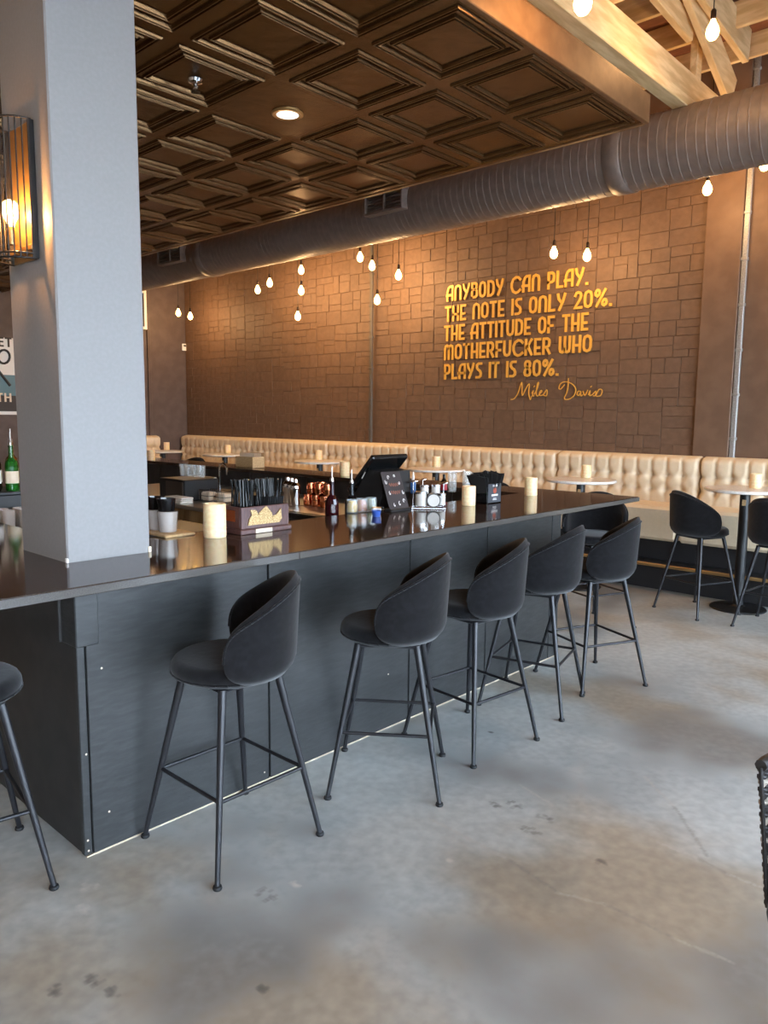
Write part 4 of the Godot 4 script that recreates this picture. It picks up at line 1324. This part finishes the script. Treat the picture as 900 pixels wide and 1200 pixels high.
func build_caddy():
	# wooden straw box: long side faces +x
	var p := at_y(284, 627, TOP)
	var w := 0.165      # along x
	var l := 0.29       # along z
	var h := 0.105
	var t := thing("straw_box", "dark wooden bar caddy with gold mountain emblem and black straws", "caddy", p + Vector3(-w * 0.5, 0, -l * 0.5 + 0.005))
	var st := begin()
	bx(st, Vector3(0, 0.012, 0), Vector3(w + 0.02, 0.024, l + 0.02), 0.004)
	part("base", done(st), M.caddy_wood, t)
	part("front_board", box_mesh(Vector3(0.012, h, l), 0.003, Vector3(w * 0.5 - 0.006, 0.024 + h * 0.5, 0)), M.caddy_wood, t)
	part("back_board", box_mesh(Vector3(0.012, h, l), 0.003, Vector3(-w * 0.5 + 0.006, 0.024 + h * 0.5, 0)), M.caddy_wood, t)
	for s in [-1, 1]:
		part("end_board", box_mesh(Vector3(w - 0.024, h, 0.012), 0.003, Vector3(0, 0.024 + h * 0.5, s * (l * 0.5 - 0.006))), M.caddy_wood, t)
	part("divider", box_mesh(Vector3(w - 0.024, h * 0.9, 0.008), 0.002, Vector3(0, 0.024 + h * 0.45, 0)), M.caddy_wood, t)
	part("copper_plate", box_mesh(Vector3(0.085, 0.055, 0.003), 0.001, Vector3(-0.005, 0.085, l * 0.5 + 0.0016)), M.copper, t)
	# mountain emblem of three peaks
	var X := Transform3D(Basis(Vector3(0, 0, -1), Vector3.UP, Vector3(1, 0, 0)), Vector3(w * 0.5 + 0.0005, 0.03, 0))
	for pk in [[[-0.11, 0.012], [-0.10, 0.045], [-0.085, 0.06], [-0.095, 0.085], [-0.06, 0.082], [-0.045, 0.05], [-0.05, 0.012]], [[-0.05, 0.012], [-0.045, 0.066], [0.0, 0.098], [0.035, 0.06], [0.04, 0.012]], [[0.04, 0.012], [0.04, 0.046], [0.06, 0.05], [0.09, 0.08], [0.095, 0.03], [0.08, 0.012]]]:
		var poly := PackedVector2Array()
		for q in pk: poly.append(Vector2(q[0], q[1]))
		var es := begin()
		prism(es, poly, 0.005, X)
		part("emblem", done(es), M.emblem, t)
	part("name_strip", box_mesh(Vector3(0.003, 0.02, 0.10), 0.001, Vector3(w * 0.5 + 0.0115, 0.012, 0.02)), M.cream, t)
	# straws: two bundles, each straw is a part
	var r := RandomNumberGenerator.new()
	r.seed = 8
	var straw := tube_mesh(Vector3.ZERO, Vector3(0, 0.225, 0), 0.0036, -1, 6)
	for g in 2:
		for k in 44:
			part("straw", straw, M.black_gloss, t, Vector3(r.randf_range(-0.055, 0.055), 0.026, (0.07 if g == 0 else -0.075) + r.randf_range(-0.045, 0.045)), Vector3(r.randf_range(-0.10, 0.10), 0, r.randf_range(-0.12, 0.12)))
	for k in 12:
		part("napkin", box_mesh(Vector3(0.12, 0.13, 0.0022), 0.0, Vector3(0, 0.09, -0.128 + 0.0085 * k)), M.paper_black, t, Vector3(0, 0.01, 0), Vector3(0, 0, 0))

func build_terminal():
	# wedge shaped till screen that faces the bartender (-x); we see its back and side
	var base := at_y(443, 600, TOP)
	var z0 := base.z - 0.04
	var a := at_z(408, 574, z0)
	var b := at_z(435, 536.5, z0)
	var c := at_z(444, 576, z0)
	var far := at_x(481, 534.5, b.x)
	var L: float = (z0 - far.z) * 0.9
	var t := thing("till_terminal", "black touch screen till terminal tilted on the counter", "till", Vector3(c.x - 0.05, TOP, z0))
	var o := t.position
	var tilt := atan2(b.y - a.y, b.x - a.x)
	var mid := Vector3((a.x + b.x) * 0.5, (a.y + b.y) * 0.5, z0 - L * 0.5)
	var ss := begin()
	bx(ss, Vector3.ZERO, Vector3(Vector2(a.x, a.y).distance_to(Vector2(b.x, b.y)) + 0.03, 0.034, L), 0.010, Transform3D(Basis(Vector3.BACK, tilt), mid))
	part("screen", done(ss), M.black_gloss, t, -o)
	var hs := begin()
	prism(hs, PackedVector2Array([Vector2(a.x + 0.03, a.y - 0.02), Vector2(mid.x + 0.03, mid.y + 0.03), Vector2(c.x - 0.01, mid.y + 0.02), Vector2(c.x, c.y - 0.02), Vector2(c.x - 0.03, TOP + 0.02), Vector2(a.x + 0.10, TOP + 0.02)]), L * 0.8, Transform3D(Basis.IDENTITY, Vector3(0, 0, z0 - L * 0.9)))
	part("stand_housing", done(hs), M.black, t, -o)
	part("foot", span(Vector3(c.x - 0.16, TOP, z0 - L * 0.5 - 0.09), Vector3(c.x - 0.03, TOP + 0.02, z0 - L * 0.5 + 0.09), 0.006), M.black, t, -o)
	part("status_light", box_mesh(Vector3(0.05, 0.006, 0.002), 0.0), M.white, t, at_z(426, 557, z0 + 0.001) - o, Vector3(0, 0, 0.95))
	# menu stand leaning in front of it
	var m := at_y(457, 599, TOP)
	var ms := thing("menu_stand", "slanted dark menu card with white swirls leaning on its stand", "menu", m + Vector3(0.03, 0, 0.03))
	var xr := Transform3D(Basis(Vector3.BACK, 0.36), Vector3(0, 0.004, 0))
	var tr := at_x(479, 594.5, m.x)
	var wd: float = m.z - tr.z
	var hgt := 0.24
	var bs := begin()
	bx(bs, Vector3(0, hgt * 0.5, -wd * 0.5), Vector3(0.006, hgt, wd), 0.002, xr)
	part("card", done(bs), mat(rgb(58, 52, 52), 0.35), ms)
	var lip := begin()
	bx(lip, Vector3(-0.015, 0.008, -wd * 0.5), Vector3(0.06, 0.016, wd + 0.01), 0.003)
	part("stand_foot", done(lip), M.black, ms)
	var pr := begin()
	bx(pr, Vector3(0, hgt * 0.3, -wd * 0.5), Vector3(0.004, hgt * 0.6, 0.05), 0.001, Transform3D(Basis(Vector3.BACK, 0.1), Vector3(-0.05, 0, 0)))
	part("prop", done(pr), M.black, ms)
	# printed swirls and two lines of red-brown script
	for s in [[0.85, 0.30, 0.016], [0.88, 0.62, 0.012], [0.74, 0.14, 0.016], [0.70, 0.80, 0.013], [0.45, 0.20, 0.013], [0.44, 0.88, 0.014], [0.14, 0.28, 0.012], [0.16, 0.56, 0.015], [0.22, 0.80, 0.016]]:
		var ws := begin()
		var pts := []
		for k in 8:
			var an: float = 0.7 * k + s[0] * 20.0
			var rr: float = s[2] * (0.35 + 0.65 * k / 7.0)
			pts.append(xr * Vector3(0.0045, hgt * s[0] + sin(an) * rr, -wd * s[1] + cos(an) * rr * 0.6))
		rope(ws, pts, 0.0022, 5)
		part("printed_swirl", done(ws), M.white, ms)
	for k in 2:
		var ws := begin()
		var pts := []
		for i in 15:
			pts.append(xr * Vector3(0.0042, hgt * (0.66 - 0.2 * k) + 0.012 * sin(i * 1.9), -wd * (0.26 + 0.48 * i / 14.0)))
		rope(ws, pts, 0.0018, 5)
		part("printed_script", done(ws), mat(rgb(150, 92, 70), 0.6), ms)

func build_drum_kit():
	var p := at_y(505, 597, TOP)
	var t := thing("drum_kit_caddy", "miniature chrome drum kit condiment holder with white drums", "ornament", p + Vector3(-0.05, 0, -0.03))
	var face := Basis(Vector3.UP, 0.78)
	# base frame of wires
	var st := begin()
	for q in [[-0.10, -0.06, 0.10, -0.06], [-0.10, 0.06, 0.10, 0.06], [-0.10, -0.06, -0.10, 0.06], [0.10, -0.06, 0.10, 0.06]]:
		tube(st, face * Vector3(q[0], 0.006, q[1]), face * Vector3(q[2], 0.006, q[3]), 0.004, 0.004, 6)
	part("base_frame", done(st), M.chrome, t)
	# bass drum with its front head to the viewer
	var bs := begin()
	tube(bs, face * Vector3(0.03, 0.055, 0.0), face * Vector3(0.03, 0.055, 0.06), 0.043, 0.043, 24)
	part("bass_drum", done(bs), M.black, t)
	var hs := begin()
	tube(hs, face * Vector3(0.03, 0.055, 0.06), face * Vector3(0.03, 0.055, 0.063), 0.037, 0.037, 24)
	part("drum_head", done(hs), M.drum_white, t)
	for d in [[-0.045, 0.02, 0.03, 0.035, 0.085], [-0.02, 0.09, -0.02, 0.026, 0.05], [0.05, 0.095, -0.02, 0.026, 0.05], [0.085, 0.02, -0.02, 0.026, 0.07]]:
		var c := face * Vector3(d[0], d[1], d[2])
		part("shaker_drum", lathe_mesh([[0.0, 0.0], [d[3], 0.0], [d[3], d[4]], [d[3] * 0.9, d[4]], [0.0, d[4]]], 20), M.drum_white, t, c)
		part("chrome_hoop", lathe_mesh([[d[3] + 0.0005, d[4] - 0.012], [d[3] + 0.003, d[4] - 0.01], [d[3] + 0.003, d[4] + 0.002], [d[3] * 0.9, d[4] + 0.004], [0.0, d[4] + 0.006]], 20), M.chrome, t, c)
	for c in [[-0.09, -0.03, 0.165, 0.035], [0.10, -0.04, 0.155, 0.035], [-0.03, -0.05, 0.175, 0.028]]:
		var q := face * Vector3(c[0], 0, c[1])
		part("cymbal_stand", tube_mesh(Vector3(q.x, 0.0, q.z), Vector3(q.x, c[2], q.z), 0.003, -1, 6), M.chrome, t)
		part("cymbal", lathe_mesh([[0.0, 0.008], [0.008, 0.006], [c[3], 0.0], [c[3], -0.002], [0.0, 0.002]], 20), M.chrome, t, Vector3(q.x, c[2], q.z), Vector3(0.2, 0, 0.15))

func build_napkin_holder():
	var p := at_y(578, 590, TOP)
	var t := thing("napkin_holder", "black napkin holder with a printed card and napkins fanning out", "napkin holder", p + Vector3(-0.07, 0, -0.02))
	var w := 0.125
	var l := 0.16
	var h := 0.135
	var st := begin()
	bx(st, Vector3(0, 0.005, 0), Vector3(w, 0.01, l), 0.002)
	bx(st, Vector3(w * 0.5 - 0.004, h * 0.5, 0), Vector3(0.008, h, l), 0.002)
	bx(st, Vector3(-w * 0.5 + 0.004, h * 0.5, 0), Vector3(0.008, h, l), 0.002)
	bx(st, Vector3(0, h * 0.5, l * 0.5 - 0.004), Vector3(w, h, 0.008), 0.002)
	bx(st, Vector3(0, h * 0.5, -l * 0.5 + 0.004), Vector3(w, h, 0.008), 0.002)
	part("holder_body", done(st), M.black_gloss, t)
	part("printed_card", box_mesh(Vector3(0.003, h * 0.92, l * 0.9), 0.001, Vector3(w * 0.5 + 0.002, h * 0.5, 0)), mat(rgb(66, 70, 76), 0.3), t)
	var cx := w * 0.5 + 0.0038
	# print on the card: a pale line of type, a red badge, a word and small text
	var bd := begin()
	tube(bd, Vector3(cx - 0.001, h * 0.62, 0), Vector3(cx + 0.0008, h * 0.62, 0), 0.019, 0.019, 18)
	part("printed_badge", done(bd), mat(rgb(160, 74, 52), 0.5), t)
	for q in [[0.86, 0.055, 0.012], [0.40, 0.075, 0.013], [0.24, 0.04, 0.005], [0.18, 0.05, 0.005]]:
		var n := int(q[1] / 0.009)
		for k in n:
			part("printed_letter", box_mesh(Vector3(0.0012, q[2], 0.0062), 0.0, Vector3(cx, h * q[0], (k - (n - 1) * 0.5) * 0.009)), M.white, t)
	var r := RandomNumberGenerator.new()
	r.seed = 4
	for k in 18:
		part("napkin", box_mesh(Vector3(0.11, 0.16, 0.0025), 0.0, Vector3(0, 0.08, 0)), M.paper_black, t, Vector3(0, 0.03 + r.randf_range(0, 0.02), -l * 0.42 + l * 0.84 * k / 17.0), Vector3(lerpf(-0.55, 0.5, k / 17.0), r.randf_range(-0.1, 0.1), r.randf_range(-0.3, 0.3)))
	for k in 10:
		part("straw", tube_mesh(Vector3.ZERO, Vector3(0, 0.2, 0), 0.003, -1, 6), M.black_gloss, t, Vector3(r.randf_range(-0.045, 0.045), 0.012, r.randf_range(-0.01, 0.05)), Vector3(r.randf_range(0.05, 0.25), 0, r.randf_range(-0.2, 0.2)))

# ---------------------------------------------------------------- under-bar fittings
func build_underbar_things():
	# sink cabinet along the far leg
	var c := thing("sink_cabinet", "brushed steel under-bar sink cabinet inside the bar", "cabinet", Vector3(-6.0, 0, -4.2))
	var o := c.position
	part("body", span(Vector3(-7.6, 0.1, -4.90), Vector3(-4.95, 0.84, -3.58), 0.004), M.steel, c, -o)
	for k in 4:
		var x0 := -7.6 + k * 0.66
		part("door", span(Vector3(x0 + 0.006, 0.12, -3.58), Vector3(x0 + 0.654, 0.825, -3.565), 0.003), M.steel_warm_sheen, c, -o)
	part("top", span(Vector3(-7.62, 0.84, -4.91), Vector3(-4.94, 0.862, -3.55), 0.004), M.steel, c, -o)
	# ice well station right of it
	var s := thing("ice_well", "steel ice well station with a dark rail inside the bar", "ice well", Vector3(-4.2, 0, -4.4))
	o = s.position
	part("body", span(Vector3(-4.92, 0.1, -4.90), Vector3(-3.5, 0.835, -4.0), 0.004), M.kick, s, -o)
	part("top", span(Vector3(-4.93, 0.836, -4.91), Vector3(-3.48, 0.86, -3.98), 0.004), M.steel, s, -o)
	part("rail", span(Vector3(-4.93, 0.80, -3.975), Vector3(-3.48, 0.855, -3.93), 0.008), M.black, s, -o)
	# dark glass washer standing on the cabinet
	var gw := at_y(200, 586, 0.862)
	var g := thing("glass_washer", "dark box shaped glass washer on the steel cabinet", "appliance", Vector3(gw.x, 0.862, gw.z - 0.02))
	part("housing", span(Vector3(-0.22, 0, -0.36), Vector3(0.20, 0.19, 0.0), 0.008), M.black, g)
	part("door", span(Vector3(-0.1, 0.02, 0.0), Vector3(0.18, 0.17, 0.008), 0.003), mat(rgb(96, 88, 80), 0.3, 0.8), g)
	part("rack_rail", span(Vector3(-0.22, 0.19, -0.34), Vector3(0.20, 0.20, -0.30), 0.002), M.steel, g)
	# tap
	var tp := thing("bar_tap", "small chrome swan neck tap behind the dark glass washer", "tap", Vector3(gw.x + 0.1, 0.862, gw.z - 0.46))
	var st := begin()
	var pts := [Vector3(0, 0, 0), Vector3(0, 0.26, 0)]
	for k in 9:
		var a := PI * k / 8
		pts.append(Vector3(0.06 - 0.06 * cos(a), 0.26 + 0.06 * sin(a), 0))
	pts.append(Vector3(0.12, 0.22, 0))
	rope(st, pts, 0.010, 8)
	part("spout", done(st), M.chrome, tp)
	part("collar", lathe_mesh([[0.0, 0.0], [0.026, 0.0], [0.026, 0.02], [0.012, 0.03], [0.0, 0.03]], 16), M.chrome, tp)
	# folded towel, wire baskets
	var tw := at_y(214, 588, 0.862)
	var towel := thing("folded_towel", "folded white bar towel on the steel cabinet", "towel", Vector3(tw.x + 0.03, 0.862, tw.z + 0.06))
	for k in 3:
		part("fold", box_mesh(Vector3(0.27, 0.018, 0.13), 0.008, Vector3(0.004 * k, 0.009 + 0.0178 * k, 0)), M.white, towel)
	for k in 2:
		var bp := at_y(235 + 17 * k, 587 + 2 * k, 0.862)
		var b := thing("wire_basket", ["small wire basket beside the folded white towel", "small wire basket behind the wooden straw box"][k], "basket", Vector3(bp.x + 0.05, 0.862, bp.z - 0.06))
		var bs := begin()
		for yy in [0.006, 0.05, 0.10]:
			for q in [[-1, -1, 1, -1], [1, -1, 1, 1], [1, 1, -1, 1], [-1, 1, -1, -1]]:
				tube(bs, Vector3(q[0] * 0.075, yy, q[1] * 0.055), Vector3(q[2] * 0.075, yy, q[3] * 0.055), 0.003, 0.003, 6)
		part("rim", done(bs), M.black, b)
		for i in 6:
			for sz in [-1, 1]:
				part("wire", tube_mesh(Vector3(-0.075 + 0.03 * i, 0.006, sz * 0.055), Vector3(-0.075 + 0.03 * i, 0.10, sz * 0.055), 0.002, -1, 5), M.steel, b)
		part("packets", box_mesh(Vector3(0.13, 0.075, 0.09), 0.012, Vector3(0, 0.045, 0)), M.cream, b)
	# stack of glass racks at the left
	var gl := at_y(182, 566, 0.98)
	for k in 4:
		drinking_glass(Vector3(gw.x - 0.16 + 0.1 * k, 1.06, gw.z - 0.24), 0.036, 0.11, M.glass, "clear glass upside down on the dark glass washer", "glasses on the glass washer", "washed_glass", "glass")
	# shakers and copper mugs on the ice well
	var sp := at_y(336, 592, 0.86)
	for k in 3:
		var q := Vector3(sp.x - 0.10 * k + 0.06, 0.86, sp.z - 0.05 - 0.04 * k)
		var sk := thing("cocktail_shaker", ["steel cocktail shaker closest to the copper mugs", "middle steel cocktail shaker of three behind the straws", "steel cocktail shaker farthest from the copper mugs"][k], "shaker", q)
		part("tin", lathe_mesh([[0.0, 0.0], [0.036, 0.0], [0.046, 0.14], [0.046, 0.15]], 20), M.chrome, sk)
		part("cap", lathe_mesh([[0.046, 0.15], [0.044, 0.17], [0.022, 0.20], [0.020, 0.225], [0.0, 0.235]], 20), M.chrome, sk)
	var cp := at_y(370, 594, 0.86)
	var n := 0
	for lay in 2:
		for k in 5:
			if lay == 1 and k > 3: continue
			var q := Vector3(cp.x - 0.13 + 0.105 * (k % 3) + 0.04 * lay, 0.86 + 0.102 * lay, cp.z - 0.03 - 0.12 * (k / 3))
			var mg := thing("copper_mug", "shiny copper mug in the " + ("upper" if lay == 1 else "lower") + " layer of the stack", "mug", q, rng.randf() * TAU, "copper mugs " + ("upper" if lay == 1 else "lower") + " layer")
			part("cup", lathe_mesh([[0.0, 0.0], [0.034, 0.0], [0.041, 0.012], [0.044, 0.05], [0.040, 0.098], [0.0375, 0.098], [0.041, 0.05], [0.036, 0.012], [0.0, 0.008]], 20, false), M.copper, mg)
			var hs := begin()
			rope(hs, [Vector3(0.040, 0.08, 0), Vector3(0.058, 0.078, 0), Vector3(0.066, 0.055, 0), Vector3(0.058, 0.03, 0), Vector3(0.041, 0.025, 0)], 0.004, 6)
			part("handle", done(hs), M.copper, mg)
			n += 1

# ---------------------------------------------------------------- back bar behind the column
func build_back_bar():
	var c := thing("back_bar", "dark back bar cabinet with a raised bottle step behind the column", "cabinet", Vector3(-4.85, 0, -1.75))
	part("body", span(Vector3(-0.35, 0, -0.55), Vector3(0.28, 0.90, 0.55), 0.006), M.bar_dark, c)
	part("top", span(Vector3(-0.37, 0.90, -0.57), Vector3(0.30, 0.93, 0.57), 0.006), mat(rgb(70, 76, 66), 0.25), c)
	part("step", span(Vector3(-0.35, 0.93, -0.55), Vector3(0.05, 1.13, 0.55), 0.004), M.black, c)
	part("step_top", span(Vector3(-0.36, 1.13, -0.56), Vector3(0.06, 1.15, 0.56), 0.004), M.black, c)
	var mats := [M.glass_green, M.glass_dark, M.glass_amber, M.glass, M.glass_dark, M.glass_dark, M.glass_amber]
	var bands := [M.cream, M.white, M.tan, M.white, M.cream, M.white, M.white]
	var words := ["green glass liquor bottle with a cream label on the back bar", "black liquor bottle with a white label on the back bar", "amber liquor bottle with a tan label on the back bar", "clear liquor bottle with a white label on the back bar", "black liquor bottle with a cream label on the back bar", "black liquor bottle with a white label on the back bar", "amber liquor bottle with a white label on the back bar"]
	for k in 7:
		bottle(Vector3(-4.87, 1.15, -1.98 + 0.105 * k), 0.038, 0.27 + 0.02 * (k % 3), mats[(k + 6) % 7], words[(k + 6) % 7], "bottles on the back bar step", true, bands[(k + 6) % 7])
	for k in 10:
		drinking_glass(Vector3(-4.72 + 0.09 * (k % 2), 0.93, -2.05 + 0.1 * (k / 2)), 0.038, 0.13, M.glass_frost, "pale tumbler in the rows on the back bar", "tumblers on the back bar", "pale_tumbler", "glass")
	for k in 8:
		bottle(Vector3(-5.02, 1.15, -2.04 + 0.105 * k), 0.040, 0.29 + 0.015 * (k % 2), [M.glass_dark, M.glass_amber][k % 2], ["tall black bottle in the rear row of the back bar", "tall amber bottle in the rear row of the back bar"][k % 2], ["black bottles in the rear row", "amber bottles in the rear row"][k % 2], true, [M.cream, M.tan][k % 2])
	# poster on the left wall, mostly hidden by the column
	var p0 := at_x(-40, 392, LEFT_X + 0.03)
	var p1 := at_x(11.5, 486, LEFT_X + 0.03)
	var ps := thing("wall_poster", "white and teal printed poster on the dark wall beside the column", "poster", Vector3(LEFT_X, p1.y, (p0.z + p1.z) * 0.5))
	var hw: float = abs(p0.z - p1.z) * 0.5
	var h: float = p0.y - p1.y
	part("sheet", span(Vector3(0, 0, -hw - 0.35), Vector3(0.02, h, hw), 0.003), M.white, ps)
	part("teal_field", span(Vector3(0.02, 0.05, -hw - 0.30), Vector3(0.024, h * 0.52, hw - 0.06), 0.0), mat(rgb(96, 128, 138), 0.6), ps)
	part("dark_band", span(Vector3(0.024, 0.05, -hw - 0.30), Vector3(0.027, h * 0.25, hw - 0.06), 0.0), mat(rgb(58, 52, 50), 0.6), ps)
	# the letters ET above and TH in the band, on the strip beside the column
	for tx in [["ET", 0.82, 0.14, M.black, 1.5], ["TH", 0.27, 0.13, M.cream, 2.5]]:
		var tm := TextMesh.new()
		var fnt := SystemFont.new()
		fnt.font_names = PackedStringArray(["Droid Sans"])
		fnt.font_weight = 700
		tm.font = fnt
		tm.text = tx[0]
		tm.font_size = 32
		tm.pixel_size = tx[2] / 23.0
		tm.depth = 0.004
		var lp := at_x(5.0, 401 if tx[0] == "ET" else 466, LEFT_X + 0.03)
		part("printed_word", tm, tx[3], ps, Vector3(0.029, lp.y - p1.y, lp.z - ps.position.z), Vector3(0, PI / 2, 0))
	var arc := begin()
	var pts := []
	for k in 14:
		var a := TAU * k / 13.0
		var w := at_x(4.5 + 7.0 * cos(a), 418 + 8.0 * sin(a), LEFT_X + 0.03)
		pts.append(w - ps.position)
	rope(arc, pts, 0.018, 6)
	part("printed_ring", done(arc), M.black, ps)
	var dg := begin()
	rope(dg, [at_x(-4, 432, LEFT_X + 0.028) - ps.position, at_x(12, 452, LEFT_X + 0.028) - ps.position], 0.022, 6)
	part("printed_bar", done(dg), M.black, ps)

# ---------------------------------------------------------------- woven chair at the right edge
func build_wicker_chair():
	# tub chair with a woven shell; only the side of its back reaches into the picture
	var c := thing("wicker_chair", "dark woven wicker tub chair at the edge of the open floor", "chair", Vector3(-0.262, 0, -2.09), deg_to_rad(-40))
	var R := 0.30
	var rows := 22
	var cols := 96
	# woven bands: each course is a thin wavy rope in and out of the uprights
	for i in rows:
		var y := 0.34 + 0.36 * i / (rows - 1.0)
		var st := begin()
		var pts := []
		var rr := R * (0.86 + 0.14 * (y - 0.34) / 0.36)
		for k in cols + 1:
			var a := -PI * 0.72 + PI * 1.44 * k / cols
			var wob := 0.006 * (1.0 if (k + i) % 2 == 0 else -1.0)
			pts.append(Vector3(sin(a) * (rr + wob), y, -cos(a) * (rr + wob)))
		rope(st, pts, 0.0085, 5)
		part("woven_course", done(st), M.wicker if i % 3 != 1 else M.wicker_pale, c)
	for k in 25:
		var a := -PI * 0.72 + PI * 1.44 * k / 24
		part("upright", tube_mesh(Vector3(sin(a) * R * 0.86, 0.33, -cos(a) * R * 0.86), Vector3(sin(a) * R, 0.71, -cos(a) * R), 0.006, -1, 6), M.wicker, c)
	var rim := begin()
	var rp := []
	for k in 41:
		var a := -PI * 0.72 + PI * 1.44 * k / 40
		rp.append(Vector3(sin(a) * R, 0.715, -cos(a) * R))
	rope(rim, rp, 0.016, 8)
	part("rim", done(rim), M.wicker, c)
	part("seat", lathe_mesh([[0.0, 0.34], [0.24, 0.34], [0.252, 0.36], [0.24, 0.39], [0.0, 0.40]], 32), M.wicker, c)
	for sx in [-1, 1]:
		for sz in [-1, 1]:
			part("leg", tube_mesh(Vector3(sx * 0.13, 0, sz * 0.13), Vector3(sx * 0.12, 0.345, sz * 0.12), 0.013, 0.016, 10), M.leg, c)
